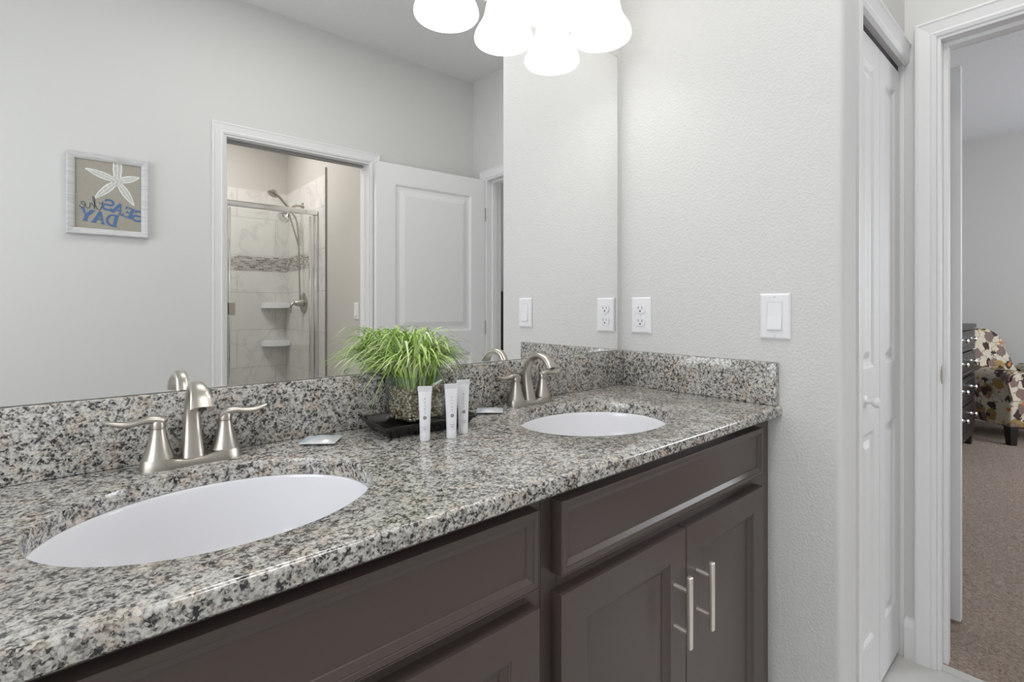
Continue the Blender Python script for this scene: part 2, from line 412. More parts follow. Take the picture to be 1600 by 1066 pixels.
bm = new(); box(bm, -2.75, SX0-.004, YO-.115, YO, 0, CE); box(bm, SX1+.004, .78, YO-.115, YO, 0, CE); box(bm, SX0-.004, SX1+.004, YO-.115, YO, OZ+.004, CE)
struct('wall_opposite', bm, 'wall_plain', 'smooth grey-white wall facing the mirror', 'wall')
bm = new(); box(bm, -2.75, -2.6, YO-.115, -1.6, 0, CE); box(bm, -2.75, -2.6, -.3, .0, 0, CE); box(bm, -2.75, -2.6, -1.6, -.3, 0, 1.1); box(bm, -2.75, -2.6, -1.6, -.3, 2.2, CE)
struct('wall_left', bm, 'wall', 'off-white end wall with an added window opening', 'wall')
bm = new(); box(bm, -2.68, -2.66, -1.6, -.3, 1.1, 2.2); w1 = struct('added_window', bm, 'window_glow', 'glowing pane added as an unseen bathroom window', 'window')  # invented window, put in to bring daylight from the left
bm = new()
for a in ((-1.6, -1.55, 1.1, 2.2), (-.35, -.3, 1.1, 2.2), (-1.55, -.35, 1.1, 1.15), (-1.55, -.35, 2.15, 2.2)): box(bm, -2.70, -2.62, *a)
link('window_frame', bm, 'trim', w1)
bm = new(); box(bm, -2.75, XF+.115, YO-.115, .12, CE, CE+.1); struct('ceiling', bm, 'ceil', 'pale grey textured bathroom ceiling', 'ceiling')
bm = new(); box(bm, -2.75, .80, -3.9, .12, -.06, 0); struct('floor', bm, 'floor', 'pale grey tiled bathroom floor', 'floor')
# ---- bedroom shell
bm = new(); box(bm, .80, 5.75, -3.6, .30, -.06, .006); struct('floor_bedroom', bm, 'carpet', 'brown-beige carpet of the bedroom', 'floor')
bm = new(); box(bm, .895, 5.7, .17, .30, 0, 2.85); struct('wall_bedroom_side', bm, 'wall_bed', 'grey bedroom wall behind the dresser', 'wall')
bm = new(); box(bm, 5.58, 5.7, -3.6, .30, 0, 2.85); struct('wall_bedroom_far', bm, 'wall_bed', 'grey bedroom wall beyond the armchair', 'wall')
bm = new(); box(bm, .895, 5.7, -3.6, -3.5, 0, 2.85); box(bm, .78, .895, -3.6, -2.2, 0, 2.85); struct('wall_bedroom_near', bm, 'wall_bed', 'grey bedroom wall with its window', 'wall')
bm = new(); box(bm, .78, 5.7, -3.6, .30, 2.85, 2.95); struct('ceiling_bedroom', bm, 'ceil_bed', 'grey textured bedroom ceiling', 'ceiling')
# ---- shower room shell
SWX, SWY = .10, -3.76
bm = new(); box(bm, SWX, SWX+.1, SWY-.1, YO-.115, 0, CE); struct('wall_shower_right', bm, 'wall_warm', 'beige painted wall beside the shower', 'wall')
bm = new(); box(bm, -1.5, SWX, SWY-.1, SWY, 0, CE); struct('wall_shower_back', bm, 'wall_warm', 'beige painted wall above the back shower tiles', 'wall')
bm = new(); box(bm, -1.6, -1.5, SWY-.1, YO-.115, 0, CE); struct('wall_shower_left', bm, 'wall_warm', 'beige end wall of the shower room', 'wall')
bm = new(); box(bm, -1.6, SWX+.1, SWY-.1, YO-.115, CE, CE+.1); struct('ceiling_shower', bm, 'ceil', 'ceiling of the shower room', 'ceiling')
bm = new(); box(bm, -1.5, SWX-.012, SWY, SWY+.012, 0, 1.465); box(bm, -1.5, SWX-.012, SWY, SWY+.012, 1.59, 2.16)
t1 = struct('trim_1', bm, 'marble_back', 'white marble tiles on the shower back wall', 'wall tiles')
bm = new(); box(bm, -1.5, SWX-.012, SWY, SWY+.013, 1.465, 1.59); link('mosaic_band', bm, 'mosaic_back', t1)
bm = new(); box(bm, SWX-.012, SWX, SWY+.0, -2.80, 0, 1.465); box(bm, SWX-.012, SWX, SWY, -2.80, 1.59, 2.155); box(bm, SWX-.012, SWX, -2.95, -2.80, 1.465, 1.59)
t2 = struct('trim_2', bm, 'marble_side', 'white marble tiles on the wall with the shower valve', 'wall tiles')
bm = new(); box(bm, SWX-.013, SWX, SWY+.013, -2.95, 1.465, 1.59); link('mosaic_band', bm, 'mosaic_side', t2)
bm = new(); box(bm, SWX-.0135, SWX, -2.80, -2.792, 0, 2.205); link('edge_strip', bm, 'edge_trim', t2)
bm = new(); box(bm, -1.5, SWX-.012, -3.03, -2.89, 0, .11, .006); struct('trim_3', bm, 'marble_back', 'low marble curb under the glass shower door', 'shower curb')

# ---- door casings (profile across the width, mitred corners)
PROF = [(0, 0), (.004, .010), (.014, .014), (.020, .012), (.046, .016), (.052, .019), (.057, .018), (.057, 0)]
def casing(bm, a0, a1, ztop, frame, sides=(True, True), prof=PROF):
    """three-sided casing; inner opening a0..a1 (a0<a1), top ztop; frame(a, z, d) -> xyz"""
    def run(path):   # path: list of (function of profile offset o) -> (a, z)
        rings = [[bm.verts.new(frame(*p(o), d)) for o, d in prof] for p in path]
        k = len(prof)
        for A, B in zip(rings, rings[1:]):
            for i in range(k): bm.faces.new((A[i], B[i], B[(i+1) % k], A[(i+1) % k]))
        bm.faces.new(list(reversed(rings[0]))); bm.faces.new(rings[-1])
    path = []
    if sides[0]: path += [lambda o: (a0-o, 0), lambda o: (a0-o, ztop+o)]
    else: path += [lambda o: (a0, ztop+o)]
    if sides[1]: path += [lambda o: (a1+o, ztop+o), lambda o: (a1+o, 0)]
    else: path += [lambda o: (a1, ztop+o)]
    run(path)
# bedroom doorway
bm = new(); casing(bm, OY1, OY0, OZ, lambda a, z, d: (XF-d, a, z)); c1 = struct('trim_4', bm, 'trim', 'white moulded casing of the bedroom doorway', 'door casing')
bm = new()
for y0, y1, z0, z1 in ((OY0, OY0+.016, 0, OZ-.006), (OY1-.016, OY1, 0, OZ-.006), (OY1-.016, OY0+.016, OZ, OZ+.016)):
    box(bm, XF-.004, XF+.119, y0-.006 if y0 == OY0 else y0, y1+.006 if y0 != OY0 and z0 == 0 else y1, z0-(.006 if z0 else 0), z1)
for y0, y1, z0, z1 in ((OY0-.018, OY0-.006, 0, OZ-.018), (OY1+.006, OY1+.018, 0, OZ-.018), (OY1+.006, OY0-.006, OZ-.018, OZ-.006)):
    box(bm, XF+.04, XF+.075, y0, y1, z0, z1)
link('jamb', bm, 'trim', c1)
bm = new(); box(bm, XF+.006, XF+.032, OY0-.0085, OY0-.006, .915, .972, .001, 1); box(bm, XF-.010, XF+.008, OY0-.0115, OY0-.006, .925, .962, .002, 1)
link('strike_plate', bm, 'nickel', c1)
bm = new(); casing(bm, OY1, OY0, OZ, lambda a, z, d: (XF+.115+d, a, z)); link('back_casing', bm, 'trim', c1)
# shower doorway
bm = new(); casing(bm, SX0, SX1, OZ, lambda a, z, d: (a, YO+d, z)); c2 = struct('trim_5', bm, 'trim', 'white moulded casing of the shower room doorway', 'door casing')
bm = new()
box(bm, SX0-.014, SX0+.006, YO-.119, YO+.004, 0, OZ-.006); box(bm, SX1-.006, SX1+.014, YO-.119, YO+.004, 0, OZ-.006); box(bm, SX0-.014, SX1+.014, YO-.119, YO+.004, OZ-.006, OZ+.016)
box(bm, SX1-.018, SX1-.006, YO-.075, YO-.04, 0, OZ-.006); box(bm, SX0+.006, SX0+.018, YO-.075, YO-.04, 0, OZ-.006)
link('jamb', bm, 'trim', c2)
bm = new(); box(bm, SX0+.02, SX1-.012, YO-.074, YO-.045, OZ-.020, OZ-.007); link('door_track', bm, 'edge_trim', c2)
# closet casing
CX0, CX1 = .282, .772
bm = new(); casing(bm, CX0, CX1+.006, 1.962, lambda a, z, d: (a, YC-d, z), (True, False), [(o*1.2, d) for o, d in PROF])
c3 = struct('trim_6', bm, 'trim', 'white casing around the folding closet doors', 'door casing')
bm = new(); box(bm, CX0-.05, CX0, YC-.001, YC+.10, 0, 1.965); box(bm, CX0-.05, CX1+.008, YC-.001, YC+.10, 1.965, 2.012); link('jamb', bm, 'trim', c3)
bm = new(); box(bm, XF-.006, XF, YC+.0, YC+.10, 0, 1.965); link('side_jamb', bm, 'trim', c3)
bm = new(); box(bm, CX0, CX1, YC+.016, YC+.045, 1.945, 1.964); link('door_track', bm, 'dark', c3)
# baseboards
def baseboard(bm, p0, p1, nrm, h=.135, t=.014):
    (x0, y0), (x1, y1) = p0, p1; nx, ny = nrm
    prof = [(0, 0), (t, 0), (t, h-.03), (t*.75, h-.018), (t*.45, h-.008), (t*.4, h), (0, h)]
    A = [bm.verts.new((x0+nx*d, y0+ny*d, z)) for d, z in prof]; B = [bm.verts.new((x1+nx*d, y1+ny*d, z)) for d, z in prof]
    bm.faces.new(A); bm.faces.new(list(reversed(B)))
    for i in range(len(prof)): bm.faces.new((A[i], B[i], B[(i+1) % len(prof)], A[(i+1) % len(prof)]))
bm = new(); baseboard(bm, (XF, YC-.001), (XF, OY0+.057), (-1, 0)); struct('baseboard_far', bm, 'trim', 'short white baseboard between closet and bedroom doorway', 'baseboard')
bm = new(); baseboard(bm, (-2.6, YO), (SX0-.058, YO), (0, 1)); baseboard(bm, (SX1+.058, YO), (XF, YO), (0, 1)); struct('baseboard_opposite', bm, 'trim', 'white baseboard along the wall facing the mirror', 'baseboard')
bm = new(); baseboard(bm, (0, -.482), (0, -.595), (-1, 0)); struct('baseboard_right', bm, 'trim', 'white baseboard beside the vanity', 'baseboard')
bm = new(); baseboard(bm, (5.58, .17), (5.58, -3.5), (-1, 0)); struct('baseboard_bedroom', bm, 'trim', 'white baseboard of the far bedroom wall', 'baseboard')
bm = new(); baseboard(bm, (1.95, .17), (5.58, .17), (0, -1)); struct('baseboard_bedroom_side', bm, 'trim', 'white baseboard behind the dresser', 'baseboard')
bm = new(); prism(bm, [(-.012, 0), (-.006, .008), (.006, .010), (.012, .006), (.012, 0)], 'y', OY1+.004, OY0-.004)
for v_ in bm.verts: v_.co.x += .80
struct('trim_7', bm, 'floor', 'threshold strip between tile and carpet', 'threshold')

# ---- doors
RINGS = [(.006, .002), (.014, .009), (.020, .010), (.034, .010), (.060, .003), (.066, .002)]
def knob_bm(loc, dirv, r=.027, k=1.0):
    bm = new(); q = Vector((0, 0, 1)).rotation_difference(Vector(dirv)).to_matrix().to_4x4()
    lathe(bm, [(.0, 0), (.032, 0), (.032, .005), (.026, .009), (.011, .012), (.010, .030), (.018, .036), (r, .048), (r, .056), (.02, .064), (.0, .067)], 28, Matrix.Translation(loc) @ q @ Matrix.Scale(k, 4))
    return bm
# open bathroom door, hinged on the far wall, swung back against the opposite wall
ang = math.atan2(-1.775+1.722, .762)   # direction from hinge to free edge is (-cos, ...)
bm = new(); slab_panelled(bm, 0, .760, .012, 2.012, .035, [(.105, .645, 1.0, 1.895), (.105, .645, .16, .86)], RINGS, 0, True)
d1 = struct('door_1', bm, 'trim', 'white two-panel door standing open against the wall facing the mirror', 'door')
d1.location = (.764, -1.716, 0); d1.rotation_euler = (0, 0, PI+math.radians(3.6))
for k, z in enumerate((1.78, 1.02, .25)):
    b2 = new(); tube(b2, [(-.003, .0, z-.045), (-.003, .0, z+.045)], .0035, 10); link('hinge', b2, 'edge_trim', d1, smooth=True)
link('door_knob', knob_bm((.70, .035, .93), (0, 1, 0)), 'nickel', d1, smooth=True)
# closet bifold
leafrings = [(.005, .002), (.012, .006), (.018, .007), (.026, .007), (.045, .001), (.05, .0005)]
def leaf(name, x0, x1):
    bm = new(); hs = [(x0+.06, x1-.055, .985, 1.865), (x0+.06, x1-.055, .19, .80)]
    slab_panelled(bm, x0, x1, .018, 1.94, .03, hs, leafrings, YC+.012); return bm
tag_label = [('door_2', CX0+.003, .532, 'white folding closet door leaf with a round knob'), ('door_3', .536, CX1-.002, 'white folding closet door leaf beside the bedroom doorway')]
for nm, a, b_, lab in tag_label:
    dd = struct(nm, leaf(nm, a, b_), 'trim', lab, 'door')
    if nm == 'door_2': link('door_knob', knob_bm((.375, YC+.012, .895), (0, -1, 0), .026, .56), 'trim', dd, smooth=True)
# door standing open in the bedroom
bm = new(); slab_panelled(bm, 0, .762, .02, 2.035, .035, [(.115, .647, 1.0, 1.895), (.115, .647, .16, .86)], RINGS, 0, True)
d4 = struct('door_4', bm, 'trim', 'white door standing open in the bedroom beyond the doorway', 'door')
d4.location = (1.112, .10, 0); d4.rotation_euler = (0, 0, -PI/2)
link('door_knob', knob_bm((.675, 0, .905), (0, -1, 0)), 'nickel', d4, smooth=True)
bm = new(); box(bm, 1.06, 1.15, .155, .17, 0, 2.10); box(bm, 1.15, 1.95, .162, .17, 2.04, 2.10); box(bm, 1.87, 1.95, .155, .17, 0, 2.04); box(bm, 1.10, 1.147, .10, .157, .0, 2.035)
struct('trim_8', bm, 'trim', 'white casing on the bedroom wall behind the open door', 'door casing')
bm = new(); box(bm, 3.2, 5.2, -3.505, -3.49, .75, 2.25); w2 = struct('window_2', bm, 'window_glow', 'bright bedroom window', 'window')
bm = new()
for a in ((3.15, 3.2, .7, 2.3), (5.2, 5.25, .7, 2.3), (3.2, 5.2, .7, .75), (3.2, 5.2, 2.25, 2.3), (4.18, 4.22, .75, 2.25)): box(bm, a[0], a[1], -3.5, -3.46, a[2], a[3])
link('window_frame', bm, 'trim', w2)

# ------------------------------------------------------------------ vanity cabinets
YF, YD = -.447, -.469
def P_scale(x):  # measured on the plane y=-.455, moved to the door front plane
    return -1.2973 + (x+1.2973)*(YD+.9738)/(.5188)
def Z_scale(z): return 1.164 + (z-1.164)*(YD+.9738)/(.5188)
DRAWER_R = [(.0, .0008), (.0012, .0), (.0080, .0), (.0086, .0014), (.0098, .0014), (.0180, .0050), (.0188, .0066), (.0200, .0066)]
DOOR_R = [(.0010, .0016), (.0040, .0020), (.0046, .0034), (.0150, .0078), (.0158, .0098), (.0175, .0098)]
z_dt, z_db, z_pt = Z_scale(.870), Z_scale(.757), Z_scale(.729)
def cabinet(name, label, cx0, cx1, d0, d1, handles=True):
    t = thing(name, label, 'cabinet', (0, 0, 0))
    bm = new()
    box(bm, cx0, cx0+.018, YF+.018, -.004, 0, H-.025); box(bm, cx1-.018, cx1, YF+.018, -.004, 0, H-.025); box(bm, cx0, cx1, YF+.02, -.004, .09, .11)
    box(bm, cx0+.018, cx1-.018, -.02, -.004, .11, H-.025); box(bm, cx0, cx1, YF+.07, YF+.085, 0, .09)
    link('carcass', bm, 'cabinet', t)
    bm = new(); mid = (d0+d1)/2
    box(bm, cx0, d0+.012, YF, YF+.019, .09, H-.025, .0008, 1); box(bm, d1-.012, cx1, YF, YF+.019, .09, H-.025, .0008, 1)
    for a, b in ((z_dt-.012, H-.025), (z_pt-.012, z_db+.012), (.09, .125)): box(bm, d0+.012, d1-.012, YF, YF+.019, a, b)
    link('face_frame', bm, 'cabinet', t)
    bm = new(); slab_panelled(bm, d0, d1, z_db, z_dt, .022, [(d0+.0015, d1-.0015, z_db+.0015, z_dt-.0015)], DRAWER_R, YD); link('drawer_front', bm, 'cabinet', t)
    for a, b, hx in ((d0, mid-.0015, mid-.040), (mid+.0015, d1, mid+.040)):
        bm = new(); slab_panelled(bm, a, b, .115, z_pt, .022, [(a+.052, b-.052, .167, z_pt-.05)], DOOR_R, YD)
        bmesh.ops.bevel(bm, geom=[e for e in bm.edges if False], offset=.001) if False else None
        dr = link('door', bm, 'cabinet', t)
        hz0, hz1 = z_pt-.197, z_pt-.066
        bm = new(); box(bm, hx-.005, hx+.005, YD-.035, YD-.025, hz0, hz1, .0025, 3)
        for zz in (hz0+.028, hz1-.028): tube(bm, [(hx, YD+.0005, zz), (hx, YD-.027, zz)], .0042, 12)
        h = link('handle', bm, 'handle', dr, smooth=True); h['label'] = 'satin metal bar handle'
    return t
xr0, xr1 = P_scale(-.753), P_scale(-.049)
xl1 = P_scale(-.798); xl0 = xl1-(xr1-xr0)
xm = (xr0+xl1)/2
cabinet('vanity_cabinet', 'dark brown vanity cabinet beside the white side wall', xm+.0005, -.004, xr0, xr1)
cabinet('vanity_cabinet', 'dark brown vanity cabinet under the left, nearer sink', -1.548, xm-.0005, xl0, xl1)

# ------------------------------------------------------------------ countertop, splashes, basins
SINKS = ((-.44, -.255), (-1.16, -.255)); SA, SB = .186, .150
def countertop():
    bm = new(); TH = .025; Y0, Y1 = -.479, -.001; X0, X1 = -1.56, -.001
    r = .007; yb = Y0+r
    def rect_perim(cx, cy, x0, x1, y0, y1, n):
        pts = []
        for i in range(n):
            a = 2*PI*i/n; dx, dy = SA*math.cos(a), SB*math.sin(a)
            s = min([(x1-cx)/dx if dx > 1e-9 else 9e9, (x0-cx)/dx if dx < -1e-9 else 9e9, (y1-cy)/dy if dy > 1e-9 else 9e9, (y0-cy)/dy if dy < -1e-9 else 9e9])
            pts.append((cx+dx*s, cy+dy*s))
        return pts
    n = 128
    for z, flip in ((H, False), (H-TH, True)):
        xs = [X1]
        for (cx, cy) in SINKS:
            x0, x1 = cx-.25, cx+.25
            P = rect_perim(cx, cy, x0, x1, yb, Y1, n)
            cor = {(x0, yb), (x0, Y1), (x1, yb), (x1, Y1)}
            off = .0022 if not flip else 0
            E = [(cx+(SA+off)*math.cos(2*PI*i/n), cy+(SB+off)*math.sin(2*PI*i/n)) for i in range(n)]
            vo = [bm.verts.new((*p, z)) for p in P]; ve = [bm.verts.new((*p, z)) for p in E]
            for i in range(n):
                j = (i+1) % n
                loop = [vo[i]]
                for c in cor:
                    a0, a1 = P[i], P[j]
                    if abs(a0[0]-a1[0]) > 1e-6 and abs(a0[1]-a1[1]) > 1e-6 and (abs(c[0]-a0[0]) < 1e-6 or abs(c[1]-a0[1]) < 1e-6) and (abs(c[0]-a1[0]) < 1e-6 or abs(c[1]-a1[1]) < 1e-6) and math.dist(c, a0) < .06 and math.dist(c, a1) < .06:
                        loop.append(bm.verts.new((*c, z)))
                loop += [vo[j], ve[j], ve[i]]
                bm.faces.new(loop)
        for a, b in ((SINKS[0][0]+.25, X1), (SINKS[1][0]+.25, SINKS[0][0]-.25), (X0, SINKS[1][0]-.25)):
            bm.faces.new([bm.verts.new(p) for p in ((a, yb, z), (b, yb, z), (b, Y1, z), (a, Y1, z))])
    for (cx, cy) in SINKS:
        lv = [(.0022, 0), (.0007, -.0006), (0, -.0022), (0, -TH)]
        R = [[bm.verts.new((cx+(SA+o)*math.cos(2*PI*i/n), cy+(SB+o)*math.sin(2*PI*i/n), H+d)) for i in range(n)] for o, d in lv]
        for A, B in zip(R, R[1:]):
            for i in range(n): bm.faces.new((A[i], A[(i+1) % n], B[(i+1) % n], B[i]))
    arc = [(yb-r*math.sin(a), H-r+r*math.cos(a)) for a in [PI/2*i/6 for i in range(7)]] + [(Y0, H-TH+.003), (Y0+.003, H-TH), (yb, H-TH)]
    for (a, b) in zip(arc, arc[1:]):
        bm.faces.new([bm.verts.new(p) for p in ((X0, a[0], a[1]), (X1, a[0], a[1]), (X1, b[0], b[1]), (X0, b[0], b[1]))])
    for X in (X0, X1):
        bm.faces.new([bm.verts.new((X, y, z)) for y, z in arc]+[bm.verts.new((X, Y1, H-TH)), bm.verts.new((X, Y1, H))])
    return bm
bm = countertop(); bmesh.ops.remove_doubles(bm, verts=bm.verts, dist=1e-5)
ct = tag(link('countertop', bm, 'granite', smooth=True, angle=35), 'speckled grey and tan granite countertop with two oval sink cutouts', 'countertop')
def splash(x0, x1, y0, y1):
    bm = new(); box(bm, x0, x1, y0, y1, H+.0004, H+.1055, .002, 2); return bm
tag(link('backsplash', splash(-1.56, -.0012, -.0205, -.0012), 'granite', smooth=True, angle=30), 'long low granite backsplash under the mirror', 'backsplash')
tag(link('backsplash', splash(-.0205, -.0012, -.472, -.021), 'granite', smooth=True, angle=30), 'short granite side splash below the outlet and switch', 'backsplash')
def basin():
    bm = new(); n = 96; zt = -.0255
    prof = [(1.10, zt-.012), (1.10, zt), (.995, zt), (.985, zt-.004), (.965, zt-.03), (.92, zt-.065), (.83, zt-.10), (.68, zt-.128), (.48, zt-.145), (.28, zt-.152), (.13, zt-.155)]
    prof = [prof[0], prof[1]] + smooth_pts(prof[2:], 3)
    R = [[bm.verts.new((SA*s*math.cos(2*PI*i/n), SB*s*math.sin(2*PI*i/n)+(0 if s > .3 else 0), z)) for i in range(n)] for s, z in prof]
    for A, B in zip(R, R[1:]):
        for i in range(n): bm.faces.new((A[i], B[i], B[(i+1) % n], A[(i+1) % n]))
    # outer shell
    prof2 = [(1.10, zt-.012), (1.02, zt-.04), (.95, zt-.09), (.75, zt-.145), (.3, zt-.168), (.13, zt-.168)]
    R2 = [[bm.verts.new((SA*s*math.cos(2*PI*i/n), SB*s*math.sin(2*PI*i/n), z)) for i in range(n)] for s, z in prof2]
    for A, B in zip(R2, R2[1:]):
        for i in range(n): bm.faces.new((A[i], A[(i+1) % n], B[(i+1) % n], B[i]))
    return bm
b0 = thing('sink_basin', 'oval white sink below the left, nearer faucet', 'sink', (SINKS[1][0], SINKS[1][1], H), group='undermount sinks')
link('bowl', basin(), 'porcelain', b0, smooth=True, angle=50)
bm = new(); lathe(bm, [(0.0, -.1805), (.023, -.1805), (.025, -.1785), (.019, -.1775), (.017, -.181), (0, -.180)], 28); link('drain', bm, 'chrome', b0, smooth=True)
dup(b0, (SINKS[0][0], SINKS[0][1], H), 0, 'oval white sink near the side wall, below the farther faucet')

# ------------------------------------------------------------------ faucets
def faucet(label):
    t = thing('faucet', label, 'faucet', (0, 0, 0), group='brushed nickel faucets')
    # base plate: waisted bar, higher at the two ends
    bm = new(); n = 56; lev = [(1.0, 0), (1.0, .004), (.965, .010), (.90, 'top'), (.55, 'top2'), (.0, 'top2')]
    def outline(s, i):
        a = 2*PI*i/n; ca, sa = math.cos(a), math.sin(a)
        x = math.copysign(abs(ca)**.75, ca)*.0780; w = .0292-.0075*(1-min(1, abs(x)/.05)**2)
        y = math.copysign(abs(sa)**.75, sa)*w
        return x*(1-(1-s)*.30), y*s
    R = []
    for s, z in lev:
        ring = []
        for i in range(n):
            x, y = outline(s, i)
            zz = z if not isinstance(z, str) else (.0105+.0075*min(1, (abs(x)/.036))**2.5 + (.0004 if z == 'top2' else 0))
            ring.append(bm.verts.new((x, y, zz)))
        R.append(ring)
    for A, B in zip(R, R[1:]):
        for i in range(n): bm.faces.new((A[i], A[(i+1) % n], B[(i+1) % n], B[i]))
    bm.faces.new(list(reversed(R[0])))
    link('base_plate', bm, 'nickel', t, smooth=True, angle=60)
    # spout: flattened gooseneck
    path = [(0.0, .0062, .0204, .0168), (.004, .030, .0172, .0145), (.010, .058, .0146, .0126), (.011, .086, .0130, .0114), (.003, .110, .0120, .0104), (-.013, .1285, .0112, .0096), (-.035, .1355, .0116, .0090), (-.058, .1325, .0134, .0086), (-.0765, .1210, .0160, .0084), (-.0885, .1055, .0178, .0082)]
    sp = smooth_pts(path, 5)
    bm = new(); rings = []; n = 28
    for i, p in enumerate(sp):
        q0, q1 = sp[max(i-1, 0)], sp[min(i+1, len(sp)-1)]
        ty, tz = q1[0]-q0[0], q1[1]-q0[1]; L = math.hypot(ty, tz); ty /= L; tz /= L
        by, bz = -tz, ty     # normal in the y-z plane
        ring = []
        for k in range(n):
            a = 2*PI*k/n; ca, sa = math.cos(a), math.sin(a)
            u = math.copysign(abs(ca)**.8, ca)*p[2]; w = math.copysign(abs(sa)**.9, sa)*p[3]
            ring.append(bm.verts.new((u, p[0]+by*w, p[1]+bz*w)))
        rings.append(ring)
    for A, B in zip(rings, rings[1:]):
        for k in range(n): bm.faces.new((A[k], A[(k+1) % n], B[(k+1) % n], B[k]))
    bm.faces.new(list(reversed(rings[0]))); bm.faces.new(rings[-1])
    s = link('spout', bm, 'nickel', t, smooth=True, angle=50)
    bm = new(); q = Vector((0, 0, 1)).rotation_difference(Vector((0, -.52, -.85))).to_matrix().to_4x4()
    lathe(bm, [(0, -.003), (.0062, -.003), (.0062, .0010), (.0050, .0014), (0, .0010)], 20, Matrix.Translation((0, -.0885, .1055)) @ q); link('aerator', bm, 'dark', s, smooth=True)
    for sd in (-1, 1):
        bm = new(); lathe(bm, [(0, .0170), (.0238, .0170), (.0225, .0205), (.0185, .031), (.0145, .046), (.0120, .058), (.0106, .0655), (.0106, .0665), (0, .0665)], 32, Matrix.Translation((sd*.051, 0, 0)))
        b = link('handle_base', bm, 'nickel', t, smooth=True, angle=50)
        bm = new()
        lathe(bm, [(0, .0672), (.0108, .0672), (.0109, .071), (.0106, .078), (.009, .0815), (0, .083)], 28, Matrix.Translation((sd*.051, 0, 0)))
        lv = smooth_pts([(.043, .0770, .0100, .0066), (.054, .0805, .0098, .0066), (.068, .0820, .0092, .0056), (.082, .0795, .0095, .0052), (.097, .0785, .0100, .0050), (.111, .0815, .0090, .0040), (.1215, .0855, .0050, .0022)], 4)
        rings = []
        for p in lv: rings.append([bm.verts.new((sd*p[0], p[2]*math.cos(2*PI*k/16), p[1]+p[3]*math.sin(2*PI*k/16))) for k in range(16)])
        for A, B in zip(rings, rings[1:]):
            for k in range(16): bm.faces.new((A[k], A[(k+1) % 16], B[(k+1) % 16], B[k]))
        bm.faces.new(list(reversed(rings[0]))); bm.faces.new(rings[-1])
        link('lever', bm, 'nickel', b, smooth=True, angle=60)
    bm = new(); tube(bm, [(0, .021, .016), (0, .021, .060)], .0028, 10); lathe(bm, [(0, .058), (.0055, .058), (.006, .064), (.004, .070), (0, .071)], 14, Matrix.Translation((0, .021, 0)))
    link('lift_rod', bm, 'nickel', t, smooth=True)
    return t
fa = faucet('brushed nickel two-handle faucet behind the left, nearer sink'); fa.location = (-1.1655, -.0565, H); fa.scale = (.875, .90, .90)
dup(fa, (-.4495, -.0565, H), 0, 'brushed nickel two-handle faucet beside the plant, behind the farther sink')

# ------------------------------------------------------------------ mirror, outlet, switch
t = thing('wall_mirror_glass', 'large frameless mirror above the granite backsplash', 'mirror', (0, 0, 0))
bm = new(); MX0, MX1, MZ0, MZ1 = -1.56, -.030, H+.1062, 1.941
bm.faces.new([bm.verts.new(p) for p in ((MX0, -.0065, MZ0), (MX1, -.0065, MZ0), (MX1, -.0065, MZ1), (MX0, -.0065, MZ1))]); link('reflecting_face', bm, 'mirror', t, recalc=False)
bm = new(); box(bm, MX0-.0004, MX1+.0008, -.0063, -.0008, MZ0, MZ1+.0012); link('glass_edge', bm, 'mirror_edge', t)
t.name = 'vanity_mirror'
def plate_bm(w, h):
    bm = new(); a, b = w/2, h/2
    A = [(-a, -b), (a, -b), (a, b), (-a, b)]
    rr = [(0, 0), (0, .003), (.004, .0058), (.006, .006)]
    R = [[bm.verts.new((-d, math.copysign(abs(x)-i, x), math.copysign(abs(z)-i, z))) for x, z in A] for i, d in rr]
    for P, Q in zip(R, R[1:]):
        for k in range(4): bm.faces.new((P[k], P[(k+1) % 4], Q[(k+1) % 4], Q[k]))
    bm.faces.new(R[-1]); bm.faces.new(list(reversed(R[0]))); return bm
def screw(z, par):
    bm = new(); lathe(bm, [(0, 0), (.003, 0), (.0028, .0008), (0, .001)], 12, Matrix.Translation((-.006, 0, z)) @ Matrix.Rotation(-PI/2, 4, 'Y')); link('screw', bm, 'tube_clear', par)
t = thing('power_outlet', 'white double power outlet near the mirror edge', 'outlet', (-.0005, -.0746, 1.1355))
link('cover_plate', plate_bm(.0705, .110), 'plastic', t)
for sz in (-1, 1):
    bm = new(); pts = []
    for i in range(24):
        a = 2*PI*i/24; pts.append((math.cos(a)*.0172, max(-.0125, min(.0125, math.sin(a)*.0172))+sz*.0195))
    prism(bm, pts, 'x', -.0060, -.0085); rc = link('receptacle', bm, 'plastic', t)
    bm = new(); zc = sz*.0195
    box(bm, -.0088, -.0082, -.0075, -.0058, zc-.001, zc+.0075); box(bm, -.0088, -.0082, .0058, .0075, zc, zc+.0068); lathe(bm, [(0, 0), (.0026, 0), (.0026, .0008), (0, .0008)], 12, Matrix.Translation((-.0080, 0, zc-.0068)) @ Matrix.Rotation(-PI/2, 4, 'Y'))
    link('slots', bm, 'dark', rc)
screw(0, t)
t = thing('light_switch', 'white rocker light switch on the side wall', 'switch', (-.0005, -.4634, 1.1385))
link('cover_plate', plate_bm(.0715, .1125), 'plastic', t)
bm = new(); prism(bm, [(-.0060, -.0335), (-.0096, -.0330), (-.0098, -.029), (-.0070, .0), (-.0062, .0335), (-.0060, .0335)], 'y', -.0165, .0165)
for v_ in bm.verts: pass
link('rocker', bm, 'plastic', t)
bm = new()
for a in ((-.0185, -.0168, -.0355, .0355), (.0168, .0185, -.0355, .0355), (-.0168, .0168, .0338, .0355), (-.0168, .0168, -.0355, -.0338)): box(bm, -.0063, -.0058, *a)
link('bezel_line', bm, 'tube_clear', t)
screw(.048, t); screw(-.048, t)
t2_ = thing('light_switch', 'white light switch on the beige wall inside the shower room', 'switch', (SWX-.0005, -2.255, 1.13))
for ch in list(t.children): c = ch.copy(); C.objects.link(c); c.parent = t2_

